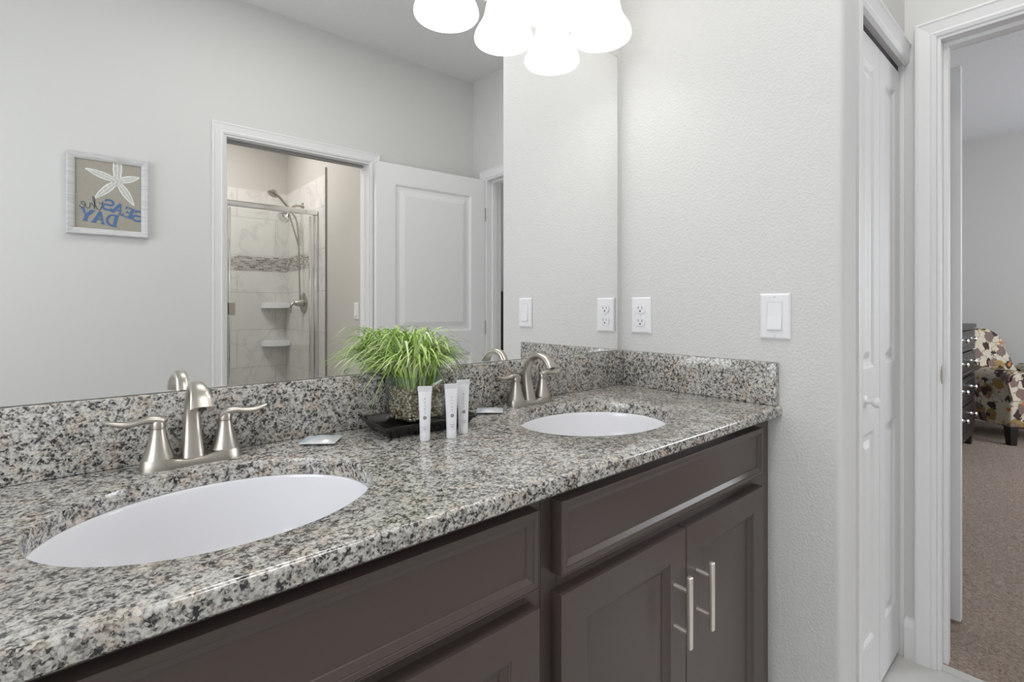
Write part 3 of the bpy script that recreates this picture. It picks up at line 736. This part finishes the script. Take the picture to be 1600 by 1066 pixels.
# ------------------------------------------------------------------ vanity light
vl = thing('vanity_light', 'three-shade bathroom light with glowing white glass bells above the mirror', 'light fixture', (-.414, 0, 1.893))
bm = new(); lathe(bm, [(0, .001), (.065, .001), (.065, .012), (.055, .020), (0, .022)], 40, Matrix.Translation((0, 0, .22)) @ Matrix.Rotation(PI/2, 4, 'X'), sx=1.0); link('wall_plate', bm, 'nickel', vl, smooth=True)
bm = new(); tube(bm, [(-.24, -.045, .225), (.24, -.045, .225)], .010, 16); tube(bm, [(0, -.015, .22), (0, -.05, .225)], .012, 12); link('bar', bm, 'nickel', vl, smooth=True)
SHADE = [(.0785, .000), (.0810, .004), (.0815, .010), (.0790, .020), (.0735, .032), (.0655, .045), (.0590, .058), (.0540, .072), (.0505, .088), (.0475, .102), (.0430, .115), (.0340, .126)]
for dx in (-.188, 0, .188):
    bm = new(); tube(bm, smooth_pts([(dx, -.045, .225), (dx, -.075, .235), (dx, -.098, .215), (dx, -.10, .165)], 6), .007, 12); link('arm', bm, 'nickel', vl, smooth=True)
    bm = new(); lathe(bm, [(0, .168), (.024, .168), (.030, .160), (.034, .136), (.030, .130), (0, .130)], 28, Matrix.Translation((dx, -.10, 0))); link('socket_cup', bm, 'nickel', vl, smooth=True)
    bm = new(); sm = smooth_pts(SHADE, 3); lathe_open(bm, sm, 48, Matrix.Translation((dx, -.10, 0)))
    sh = link('lamp_shade', bm, 'shade', vl, smooth=True, angle=180); sh['label'] = 'glowing frosted white glass bell'
    bm = new(); lathe(bm, [(0, .092), (.010, .095), (.013, .104), (.012, .128), (0, .128)], 24, Matrix.Translation((dx, -.10, 0))); link('bulb', bm, 'bulb', sh, smooth=True)
    ld = bpy.data.lights.new('bulb_light', 'POINT'); ld.energy = 0.62; ld.color = (1, .97, .93); ld.shadow_soft_size = .028
    lo = bpy.data.objects.new('bulb_light', ld); C.objects.link(lo); lo.parent = vl; lo.location = (dx, -.10, .058)

# ------------------------------------------------------------------ tray, vase, pebbles, grass, tubes, packets
random.seed(7)
t = thing('tray', 'black rectangular tray under the glass vase', 'tray', (-.783, -.092, H), math.radians(-3))
bm = new()
def rrect(a, b, r, n=5):
    out = []
    for cx, cy, a0 in ((a-r, b-r, 0), (-a+r, b-r, PI/2), (-a+r, -b+r, PI), (a-r, -b+r, 1.5*PI)):
        out += [(cx+r*math.cos(a0+PI/2*i/n), cy+r*math.sin(a0+PI/2*i/n)) for i in range(n+1)]
    return out
lv = [(.082, .046, .006, 0.0), (.085, .049, .008, .0015), (.0955, .060, .012, .0175), (.0985, .063, .012, .0180), (.1015, .066, .013, .0215), (.1015, .066, .013, .0240), (.0985, .063, .011, .0245), (.0965, .061, .011, .0235), (.0835, .048, .008, .0075), (.081, .0455, .006, .0060)]
R = [[bm.verts.new((x, y, z)) for x, y in rrect(a, b, r_)] for a, b, r_, z in lv]
for A, B in zip(R, R[1:]):
    for i in range(len(A)): bm.faces.new((A[i], A[(i+1) % len(A)], B[(i+1) % len(B)], B[i]))
bm.faces.new(list(reversed(R[0]))); bm.faces.new(R[-1])
link('tray_body', bm, 'tray', t, smooth=True, angle=35)
VX, VY, VR = -.7795, -.0720, math.radians(8)
VZ = H+.0066; VH = .098; VA, VB = .0480, .0405
bm = new()
lv = [(VA-.001, VB-.001, .004, 0), (VA, VB, .005, .001), (VA, VB, .005, VH-.001), (VA-.001, VB-.001, .004, VH), (VA-.0025, VB-.0025, .003, VH), (VA-.0035, VB-.0035, .003, VH-.001), (VA-.0035, VB-.0035, .003, .013), (VA-.006, VB-.006, .003, .011)]
R = [[bm.verts.new((x, y, z)) for x, y in rrect(a, b, r_)] for a, b, r_, z in lv]
for A, B in zip(R, R[1:]):
    for i in range(len(A)): bm.faces.new((A[i], A[(i+1) % len(A)], B[(i+1) % len(B)], B[i]))
bm.faces.new(list(reversed(R[0]))); bm.faces.new(R[-1])
vo = tag(link('glass_vase', bm, 'vase_glass', smooth=True, angle=30), 'clear square glass vase of pebbles standing on the black tray', 'vase')
vo.location = (VX, VY, VZ); vo.rotation_euler = (0, 0, VR)
# pebbles: jittered packing near the glass walls
bm = new(); ico = bmesh.new(); bmesh.ops.create_icosphere(ico, subdivisions=1, radius=1); iv = [v_.co.copy() for v_ in ico.verts]; iff = [[v_.index for v_ in f.verts] for f in ico.faces]; ico.free()
step = .0060; nx, ny, nz = int(2*(VA-.007)/step), int(2*(VB-.007)/step), 11
for k in range(nz):
    for i in range(nx+1):
        for j in range(ny+1):
            if 1 < i < nx-1 and 1 < j < ny-1 and k < nz-2: continue
            x = -(VA-.0075)+i*(2*(VA-.0075))/nx+random.uniform(-.0026, .0026); y = -(VB-.0075)+j*(2*(VB-.0075))/ny+random.uniform(-.0026, .0026)
            z = .0155+k*.0057+random.uniform(-.0022, .0022)
            if k == nz-1 and random.random() < .45: continue
            lim = .0042
            sx_, sy_, sz_ = [random.uniform(.0024, .0044) for _ in range(3)]
            rot = Matrix.Rotation(random.uniform(0, 6.28), 3, Vector((random.random(), random.random(), random.random()+.1)).normalized())
            x = max(-VA+.0087, min(VA-.0087, x)); y = max(-VB+.0087, min(VB-.0087, y))
            vv = [bm.verts.new(Vector((x, y, z))+rot @ Vector((p.x*sx_, p.y*sy_, p.z*sz_*.85))) for p in iv]
            for f in iff: bm.faces.new([vv[q] for q in f])
po = link('pebbles', bm, 'pebble', smooth=True, angle=180, recalc=False); po.location = vo.location; po.rotation_euler = vo.rotation_euler
tag(po, 'small brown and cream pebbles filling the glass vase', 'pebbles', kind='stuff')
# artificial grass
bm = new(); gz = VZ+.055
def blade(bm, ox, oy, az, reach, v, gdrop, w, twist=0.0, seg=9):
    dx, dy = math.cos(az), math.sin(az); px, py = -dy, dx
    prevs = None
    for i in range(seg+1):
        s = i/seg
        rr = reach*(s**1.22)
        x = ox+dx*rr + px*twist*s*s; y = oy+dy*rr + py*twist*s*s
        if VY+y > -.026: y = -.026-VY-.004*random.random()
        z = v*s-gdrop*s*s
        if VZ+.055+z < H+.03: z = H+.03-VZ-.055
        ww = w*(.55+.9*s if s < .35 else 1.0-(max(0, s-.45)/.55)**1.6*.93)
        a = bm.verts.new((x+px*ww/2, y+py*ww/2, z+ww*.18)); c = bm.verts.new((x, y, z)); b = bm.verts.new((x-px*ww/2, y-py*ww/2, z+ww*.18))
        if prevs:
            bm.faces.new((prevs[0], prevs[1], c, a)); bm.faces.new((prevs[1], prevs[2], b, c))
        prevs = (a, c, b)
for i in range(560):
    az = random.uniform(0, 2*PI); u = random.random()
    ox, oy = random.uniform(-.030, .030), random.uniform(-.025, .025)
    front = max(0, -math.sin(az))           # towards the room
    if u < .36: reach, apex, drop = random.uniform(.03, .10), random.uniform(.085, .138), random.uniform(.005, .028)
    elif u < .78: reach, apex, drop = random.uniform(.06, .120), random.uniform(.072, .118), random.uniform(.010, .042)
    else: reach, apex, drop = random.uniform(.09, .150), random.uniform(.062, .094), random.uniform(.014, .045)
    reach *= 1-.28*front
    if random.random() < .035: drop += .05
    end = apex-drop
    if front > .15 and random.random() < .93: end = max(end, .056+.02*random.random()); apex = max(apex, end+.012)
    # z = v s - g s^2 with the given apex and end height
    end = min(end, apex-.004); r_ = apex+math.sqrt(apex*apex-apex*end); v_ = 2*r_; gd = v_-end
    blade(bm, ox, oy, az, reach, v_, gd, random.uniform(.0040, .0068), random.uniform(-.035, .035), 12)
go = link('artificial_grass_plant', bm, 'blade', smooth=True, angle=180, recalc=False); go.location = (VX, VY, gz)
tag(go, 'bushy light green artificial grass plant in the glass vase', 'plant')
# tubes
def toiletry(label, x, y, rz, h=.0995):
    t = thing('toiletry_tube', label, 'tube', (x, y, H), rz, 'small white toiletry tubes')
    bm = new(); lathe(bm, [(0, .0004), (.0088, .0004), (.0092, .0015), (.0092, .0155), (.0088, .0165), (0, .0165)], 28); link('cap', bm, 'tube', t, smooth=True, angle=50)
    bm = new(); n = 28; R = []
    for s in [i/12 for i in range(13)]:
        z = .0168+s*(h-.0168-.009); e = s**1.3
        a = .0093*(1-e)+.0123*e; b = .0093*(1-e)+.0012*e
        R.append([bm.verts.new((a*math.cos(2*PI*i/n), b*math.sin(2*PI*i/n), z)) for i in range(n)])
    for A, B in zip(R, R[1:]):
        for i in range(n): bm.faces.new((A[i], A[(i+1) % n], B[(i+1) % n], B[i]))
    bm.faces.new(list(reversed(R[0]))); bm.faces.new(R[-1])
    link('tube_body', bm, 'tube', t, smooth=True, angle=60)
    bm = new(); box(bm, -.0130, .0130, -.0009, .0009, h-.0092, h, .0004, 1); link('crimped_end', bm, 'tube_clear', t)
    def yf(z):
        s = max(0, (z-.0168)/(h-.0258)); e = s**1.3; return -(.0093*(1-e)+.0012*e)
    bm = new()
    for k, z in enumerate((.076, .070, .064, .058, .052)):   # small upright letters running down the tube
        q = .0011; yy = yf(z)-.0004
        if k in (0, 3): ribbon(bm, [(-.001, z-q), (-.001, z+q)], .0006, .0003, yy-.0002); ribbon(bm, [(-.001, z), (.001, z+q)], .0005, .0003, yy-.0002); ribbon(bm, [(-.001, z), (.001, z-q)], .0005, .0003, yy-.0002)
        elif k == 1: ribbon(bm, [(-.0011, z-q), (0, z+q), (.0011, z-q)], .0005, .0003, yy-.0002)
        else: ribbon(bm, [(0, z-q), (0, z+q)], .0006, .0003, yy-.0002); ribbon(bm, [(-.001, z+q), (.001, z+q)], .0005, .0003, yy-.0002)
    link('lettering', bm, 'ink_light', t); bm = new()
    for z, w in ((.026, .0095), (.0225, .0055)):
        for xx in [(-.5+i/9)*w for i in range(10)]: ribbon(bm, [(xx, z-.0006), (xx, z+.0006)], .0005, .0003, yf(z)+.0000-(.0007 if abs(xx) < .003 else -.0006))
    link('fine_print', bm, 'ink_light', t)
    bm = new(); zc = .0425; yy = yf(zc)-.0007
    for k in range(8):
        a = k*PI/4; ribbon(bm, [(math.cos(a)*.0012, zc+math.sin(a)*.0012), (math.cos(a)*.0030, zc+math.sin(a)*.0030)], .0016, .0004, yy)
    link('emblem', bm, 'ink', t)
    return t
CA = math.radians(-30)
toiletry('white toiletry tube standing alone in front of the vase', -.8255, -.1835, CA-.05, .0985)
toiletry('white toiletry tube in the middle of the three, in front of the tray', -.7785, -.1990, CA+.12, .100)
toiletry('white toiletry tube nearest the farther sink, at the tray corner', -.7425, -.1855, CA+.1, .1025)
# packets
def packet_bm(w, d, seed):
    random.seed(seed); bm = new(); nx, ny = 18, 14; G = {}
    for s in (1, -1):
        for i in range(nx+1):
            for j in range(ny+1):
                u, v_ = i/nx, j/ny
                e = max(0, min(1, 4.5*min(u-.08, .92-u)))**.6*max(0, min(1, 5*min(v_-.05, .95-v_)))**.6 if .08 < u < .92 and .05 < v_ < .95 else 0
                z = .0045 + s*(.0006+.0036*e) + .0012*math.sin(u*9+seed)*math.sin(v_*7)*e
                if u < .08 or u > .92: z += .0004*math.sin(v_*60)
                G[s, i, j] = bm.verts.new(((u-.5)*w, (v_-.5)*d, max(z, .0003)))
    for s in (1, -1):
        for i in range(nx):
            for j in range(ny):
                q = [G[s, i, j], G[s, i+1, j], G[s, i+1, j+1], G[s, i, j+1]]; bm.faces.new(q if s > 0 else q[::-1])
    for i in range(nx):
        bm.faces.new((G[1, i, 0], G[-1, i, 0], G[-1, i+1, 0], G[1, i+1, 0])); bm.faces.new((G[1, i, ny], G[1, i+1, ny], G[-1, i+1, ny], G[-1, i, ny]))
    for j in range(ny):
        bm.faces.new((G[1, 0, j], G[1, 0, j+1], G[-1, 0, j+1], G[-1, 0, j])); bm.faces.new((G[1, nx, j], G[-1, nx, j], G[-1, nx, j+1], G[1, nx, j+1]))
    return bm
o = tag(link('soap_packet', packet_bm(.062, .052, 1), 'packet', smooth=True, angle=60), 'flat silvery blue packet lying beside the left faucet', 'packet', 'foil packets on the counter'); o.location = (-.972, -.072, H); o.rotation_euler = (0, 0, math.radians(-38))
o = tag(link('soap_packet', packet_bm(.060, .050, 4), 'packet', smooth=True, angle=60), 'flat silvery blue packet lying between the tray and the farther faucet', 'packet', 'foil packets on the counter'); o.location = (-.588, -.072, H); o.rotation_euler = (0, 0, math.radians(-40))

# ------------------------------------------------------------------ picture on the opposite wall
PX0, PX1, PZ0, PZ1 = -1.347, -1.066, 1.472, 1.822
t = thing('framed_picture', 'small framed starfish picture with blue lettering on the wall facing the mirror', 'picture', ((PX0+PX1)/2, YO+.001, (PZ0+PZ1)/2), PI)
pw, ph = (PX1-PX0)/2, (PZ1-PZ0)/2; fw = .027
# local frame: faces -y before the half turn, x to the viewer's right
bm = new()
fp = [(0, 0), (0, .020), (.004, .024), (.016, .021), (.022, .018), (fw, .014), (fw, 0)]
Q = [[bm.verts.new((sx_*(pw-o_), -d_, sz_*(ph-o_))) for o_, d_ in fp] for sx_, sz_ in ((-1, -1), (1, -1), (1, 1), (-1, 1))]
for k in range(4):
    A, B = Q[k], Q[(k+1) % 4]
    for i in range(len(fp)-1): bm.faces.new((A[i], B[i], B[i+1], A[i+1]))
link('frame', bm, 'frame', t)
iw, ih = pw-fw, ph-fw
bm = new(); box(bm, -iw-.002, iw+.002, -.009, -.002, -ih-.002, ih+.002); link('print', bm, 'linen', t)
# starfish: five arms with raised ridges (top arm cut by the frame)
cx, cz = -.029, .070
tips = [(-.029, ih+.004), (-.108, .098), (-.088, -.031), (.050, -.017), (.080, .109)]
bm = new(); arms = []
def star_poly(scale, y0, y1, bm):
    pts = []
    for k in range(5):
        tx, tz = tips[k]; nxt = tips[(k+1) % 5]
        a = math.atan2(tz-cz, tx-cx); L = math.hypot(tx-cx, tz-cz)
        wd = .0150*scale; tp = .006*scale if k else .030*scale
        c_, s_ = math.cos(a), math.sin(a)
        def at(l, w_): return (cx+c_*l-s_*w_, cz+s_*l+c_*w_)
        e_ = .99 if scale == 1 else .93
        if k == 0: pts += [at(L*.2, -wd*.9), at(L*.6, -wd*1.1), at(L*.99, -wd*1.05), at(L*.99, wd*1.05), at(L*.6, wd*1.1), at(L*.2, wd*.9)]
        else: pts += [at(L*.17, -wd*.72), at(L*.33, -wd*.98), at(L*.50, -wd), at(L*.72, -wd*.78), at(L*e_, -tp*.5), at(L*e_, tp*.5), at(L*.72, wd*.78), at(L*.50, wd), at(L*.33, wd*.98), at(L*.17, wd*.72)]
    return pts
for sc_, ya, yb, nm, mm in ((1.0, -.0094, -.0088, 'starfish_outline', 'star_rim'), (.68, -.0100, -.0092, 'starfish', 'star')):
    bm = new(); pts = star_poly(sc_, ya, yb, bm)
    c0 = bm.verts.new((cx, ya-.0003, cz)); V_ = [bm.verts.new((x, ya, z)) for x, z in pts]
    for i in range(len(V_)): bm.faces.new((c0, V_[i], V_[(i+1) % len(V_)]))
    for i in range(len(V_)):
        p, q = pts[i], pts[(i+1) % len(V_)]
        bm.faces.new((V_[i], V_[(i+1) % len(V_)], bm.verts.new((q[0], -.0085, q[1])), bm.verts.new((p[0], -.0085, p[1]))))
    link(nm, bm, mm, t)
bm = new()
for k in range(5):
    tx, tz = tips[k]; ribbon(bm, [(cx+(tx-cx)*.06, cz+(tz-cz)*.06), (cx+(tx-cx)*(.9 if k else .98), cz+(tz-cz)*(.9 if k else .98))], .0022, .0004, -.0108)
link('starfish_ridges', bm, 'star_rim', t)
# slab-serif capitals
def arcp(cx_, cz_, rx, rz_, a0, a1, n=14): return [(cx_+rx*math.cos(math.radians(a0+(a1-a0)*i/n)), cz_+rz_*math.sin(math.radians(a0+(a1-a0)*i/n))) for i in range(n+1)]
GL = {
 'S': [(arcp(.5, .74, .36, .24, 20, 270)+arcp(.5, .26, .38, .24, 90, -160), .17), ([(.86, .70), (.86, .98)], .10), ([(.12, .02), (.12, .30)], .10)],
 'E': [([(.22, 0), (.22, 1)], .22), ([(.05, .05), (.85, .05)], .10), ([(.05, .95), (.85, .95)], .10), ([(.22, .5), (.62, .5)], .10), ([(.83, .0), (.83, .28)], .09), ([(.83, .72), (.83, 1)], .09), ([(.62, .36), (.62, .64)], .08)],
 'A': [([(.14, .04), (.5, 1)], .12), ([(.5, 1), (.84, .04)], .22), ([(.28, .34), (.72, .34)], .10), ([(-.02, .045), (.32, .045)], .09), ([(.64, .045), (1.04, .045)], .09)],
 'D': [([(.22, 0), (.22, 1)], .22), ([(.04, .05), (.45, .05)]+arcp(.45, .5, .42, .45, -90, 90)+[(.04, .95)], .13), (arcp(.50, .5, .36, .36, -60, 60), .16)],
 'Y': [([(.14, .96), (.52, .45)], .22), ([(.86, .96), (.52, .45)], .13), ([(.52, .48), (.52, .0)], .22), ([(-.02, .955), (.34, .955)], .09), ([(.68, .955), (1.02, .955)], .09), ([(.32, .045), (.72, .045)], .09)],
}
LK = [0]
def word(bm, txt, x, z, h, adv, slope, y):
    for i, ch in enumerate(txt):
        ox = x+i*adv; c_, s_ = math.cos(slope), math.sin(slope)
        for pts, w_ in GL[ch]:
            q = [(px_*h*.86, pz_*h) for px_, pz_ in pts]
            q = [(x+(ox-x+a)*c_-b*s_, z+(ox-x+a)*s_+b*c_) for a, b in q]
            LK[0] += 1; ribbon(bm, q, w_*h, .0005, y-.00012*(LK[0] % 7))
bm = new(); word(bm, 'SEAS', -.1124, -.1062, .047, .037, math.radians(20), -.0100); link('lettering', bm, 'blue', t)
bm = new(); word(bm, 'DAY', -.0275, -.134, .052, .0428, math.radians(9), -.0100); link('lettering', bm, 'blue', t)
bm = new()
def script(strokes, x, z, h, slope):
    for st in strokes:
        q = smooth_pts([(p[0]*h, p[1]*h) for p in st], 6); c_, s_ = math.cos(slope), math.sin(slope)
        ribbon(bm, [(x+a*c_-b*s_, z+a*s_+b*c_) for a, b in q], .0028, .0005, -.0100)
script([[(.10, .78), (.16, .3), (.22, .03), (.42, .10)], [(.0, .55), (.38, .62)],
        [(.42, .10), (.66, .62), (.76, .98), (.66, 1.0), (.60, .55), (.58, .02)], [(.58, .15), (.76, .45), (.88, .42), (.88, .12), (1.0, .03), (1.12, .12)],
        [(1.12, .22), (1.36, .30), (1.42, .46), (1.28, .50), (1.16, .30), (1.22, .06), (1.40, .04), (1.54, .16)]], .019, -.068, .053, math.radians(5))
link('lettering', bm, 'navy', t)

# ------------------------------------------------------------------ shower fittings (seen in the mirror)
t = thing('shower_door', 'framed clear glass shower door with chrome header', 'shower door', (0, -2.96, 0))
bm = new(); box(bm, -1.4, SWX-.014, -.022, .022, 1.862, 1.902, .008, 3); link('header_rail', bm, 'chrome', t, smooth=True)
bm = new(); box(bm, .058, SWX-.013, -.018, .018, .111, 1.862, .004, 2); link('wall_post', bm, 'chrome', t, smooth=True)
bm = new(); box(bm, .026, .052, -.012, .012, .125, 1.852, .003, 2); box(bm, -.525, -.512, -.012, .012, .125, 1.852, .003, 2); link('door_stile', bm, 'chrome', t, smooth=True)
bm = new(); box(bm, -.512, .026, -.003, .003, .125, 1.852); p = link('glass_pane', bm, 'glass', t)
bm = new(); box(bm, -.525, -.485, -.016, .016, 1.10, 1.19, .003, 1); link('hinge', bm, 'nickel', t)
bm = new(); box(bm, -1.4, -.545, -.004, .004, .111, 1.862); link('fixed_pane', bm, 'glass', t)
bm = new(); box(bm, -.548, -.530, -.014, .014, .111, 1.862, .003, 1); link('middle_post', bm, 'chrome', t, smooth=True)
t = thing('shower_head_set', 'brushed nickel shower head with hand shower and hose on the tiled wall', 'shower head', (SWX-.012, -3.30, 0))
bm = new(); q = Matrix.Rotation(-PI/2, 4, 'Y'); lathe(bm, [(0, 0), (.033, 0), (.031, .006), (.012, .012), (0, .012)], 24, Matrix.Translation((0, 0, 1.985)) @ q); tube(bm, smooth_pts([(0, 0, 1.985), (-.05, 0, 1.985), (-.09, 0, 1.965), (-.115, 0, 1.93)], 5), .009, 12); link('shower_arm', bm, 'nickel', t, smooth=True)
dirh = Vector((-.62, .1, -.78)).normalized(); qh = Vector((0, 0, 1)).rotation_difference(dirh).to_matrix().to_4x4()
bm = new(); lathe(bm, [(0, -.02), (.016, -.018), (.018, .01), (.022, .02), (.040, .048), (.050, .062), (.050, .072), (.045, .076), (0, .074)], 32, Matrix.Translation((-.115, 0, 1.925)) @ qh); link('shower_head', bm, 'chrome', t, smooth=True)
bm = new(); tube(bm, smooth_pts([(-.105, .02, 1.945), (-.145, .03, 1.985), (-.185, .035, 2.025), (-.215, .035, 2.050)], 5), [.011]*15+[.014], 12)
dh = Vector((-.45, .2, -.87)).normalized(); qh = Vector((0, 0, 1)).rotation_difference(dh).to_matrix().to_4x4()
lathe(bm, [(0, -.012), (.025, -.010), (.040, .008), (.042, .018), (.036, .022), (0, .020)], 28, Matrix.Translation((-.235, .035, 2.062)) @ qh); link('hand_shower', bm, 'nickel', t, smooth=True)
bm = new(); tube(bm, smooth_pts([(-.100, .022, 1.93), (-.06, .03, 1.86), (-.045, .035, 1.70), (-.040, .035, 1.45), (-.035, .03, 1.30), (-.03, .03, 1.20), (-.012, .03, 1.16)], 8), .0065, 10)
tube(bm, smooth_pts([(-.115, .02, 1.915), (-.085, .03, 1.80), (-.0455, .035, 1.66)], 6), .0065, 10); link('hose', bm, 'nickel', t, smooth=True)
t = thing('shower_valve', 'round brushed nickel shower valve with lever on the tiled wall', 'shower valve', (SWX-.0125, -3.27, 1.186))
bm = new(); lathe(bm, [(0, 0), (.086, 0), (.086, .004), (.078, .009), (.04, .012), (0, .013)], 40, q); link('escutcheon', bm, 'nickel', t, smooth=True)
bm = new(); lathe(bm, [(0, .010), (.034, .012), (.028, .035), (.022, .065), (.018, .072), (0, .074)], 28, q); link('hub', bm, 'nickel', t, smooth=True)
bm = new(); tube(bm, smooth_pts([(-.060, 0, 0), (-.090, 0, -.005), (-.105, 0, -.03), (-.108, 0, -.08)], 5), [.012]*5+[.011]*5+[.009]*6, 12); link('lever', bm, 'nickel', t, smooth=True)
def soap_shelf(label, z):
    t = thing('corner_shelf', label, 'shower shelf', (SWX-.013, SWY+.013, z), group='white shower corner shelves')
    bm = new(); a = .21
    pts = [(0, 0)]+[(-a*math.cos(x)**.8 if x < PI/2-1e-6 else 0, a*.62*math.sin(x)) for x in [PI/2*i/14 for i in range(15)]]
    prism(bm, pts, 'z', -.022, .022); bmesh.ops.bevel(bm, geom=list(bm.edges), offset=.006, segments=2, affect='EDGES'); link('shelf_body', bm, 'porcelain', t, smooth=True)
    bm = new(); pts = [(-.01, .006)]+[(-(a-.03)*math.cos(x)-.008, (a*.62-.03)*math.sin(x)+.006) for x in [PI/2*i/10 for i in range(11)]]
    prism(bm, pts, 'z', .0222, .027); link('raised_lip', bm, 'porcelain', t)
soap_shelf('upper white corner shelf beside the shower valve', 1.168); soap_shelf('lower white corner shelf in the shower', .838)

# ------------------------------------------------------------------ bedroom furniture
def dresser(label, loc, rz, w=.86, d=.44, h=1.01):
    t = thing('dresser', label, 'dresser', loc, rz)
    bm = new(); box(bm, 0, w, 0, d, .13, h-.035); box(bm, -.012, w+.012, -.010, d, .09, .15, .008, 2); link('case', bm, 'black_wood', t)
    bm = new(); box(bm, -.02, w+.02, -.022, d, h-.035, h, .008, 2); link('top', bm, 'black_wood', t)
    for x in (.0, w-.075):
        for y in (0, d-.075): bm = new(); box(bm, x, x+.075, y, y+.075, 0, .095, .006, 1); link('leg', bm, 'black_wood', t)
    zs = [.165, .385, .605, .80, .965]
    for z0, z1 in zip(zs, zs[1:]):
        bm = new(); slab_panelled(bm, .03, w-.03, z0+.006, z1-.006, .019, [(.05, w-.05, z0+.022, z1-.022)], [(.006, .006), (.012, .006), (.02, .002)], -.018)
        dr = link('drawer', bm, 'black_wood', t)
        for x in (w*.26, w*.74):
            bm = new(); lathe(bm, [(0, 0), (.016, 0), (.010, .006), (.007, .014), (.015, .022), (.019, .030), (.012, .038), (0, .040)], 16, Matrix.Translation((x, -.017, (z0+z1)/2+.01)) @ Matrix.Rotation(PI/2, 4, 'X')); box(bm, x-.03, x+.03, -.022, -.017, (z0+z1)/2+.006, (z0+z1)/2+.014); link('knob', bm, 'chrome', dr, smooth=True)
    return t
dresser('dark wood dresser with shiny knobs seen beyond the white open door', (3.55, -.312, .006), 0)
dresser('dark wood chest seen through the doorway gap in the mirror', (4.0, -3.40, .006), PI, .9, .45, 1.31).location = (2.85, -3.035, .006)
# floral armchair, local: faces -y, width along x
ch = thing('armchair', 'floral armchair on dark legs beside the dresser', 'armchair', (4.50, -.53, .006), 0)
ax = Vector((.71, -.70, 0)).normalized(); ang = math.atan2(ax.y, ax.x); ch.rotation_euler = (0, 0, ang)
w, d = .72, .70
for x in (.012, w-.077):
    for y in (.012, d-.077):
        bm = new(); vs = box(bm, x, x+.065, y, y+.065, 0, .155)
        for v_ in bm.verts:
            if v_.co.z < .01: v_.co.x += .012 if v_.co.x < x+.03 else -.006; v_.co.y += .008 if v_.co.y < y+.03 else -.01
        link('leg', bm, 'black_wood', ch)
bm = new(); box(bm, .0, w, .0, d, .15, .40, .02, 3); link('seat_base', bm, 'floral', ch, smooth=True)
for x0 in (0, w-.15):
    bm = new()
    pts = [(x0, .36), (x0+.15, .36)]+[(x0+.075+.085*math.cos(a), .545+.075*math.sin(a)) for a in [(-.35+i*(PI+.7)/14) for i in range(15)]]
    prism(bm, pts, 'y', -.01, d-.06); bmesh.ops.bevel(bm, geom=[e for e in bm.edges if abs(e.verts[0].co.y-e.verts[1].co.y) < 1e-5], offset=.015, segments=2, affect='EDGES'); link('arm', bm, 'floral', ch, smooth=True, angle=50)
bm = new(); box(bm, .155, w-.155, -.02, d-.16, .395, .52, .035, 4); link('seat_cushion', bm, 'floral', ch, smooth=True)
bm = new()
pts = [(.08, .37), (.08, .60)]+[(.265-.185*math.cos(a), .66+.285*math.sin(a)**.7) for a in [PI*i/22 for i in range(23)]]+[(.47, .58), (w-.13, .54), (w-.12, .37)]
pts2 = []
for p_ in pts:
    if not pts2 or math.dist(p_, pts2[-1]) > 1e-4: pts2.append(p_)
prism(bm, pts2, 'y', d-.20, d-.02)
for v_ in bm.verts: v_.co.y += (v_.co.z-.4)*.16
bmesh.ops.bevel(bm, geom=[e for e in bm.edges if abs((e.verts[0].co.y-(e.verts[0].co.z)*.16)-(e.verts[1].co.y-e.verts[1].co.z*.16)) < 1e-4], offset=.03, segments=3, affect='EDGES')
link('backrest', bm, 'floral', ch, smooth=True, angle=60)
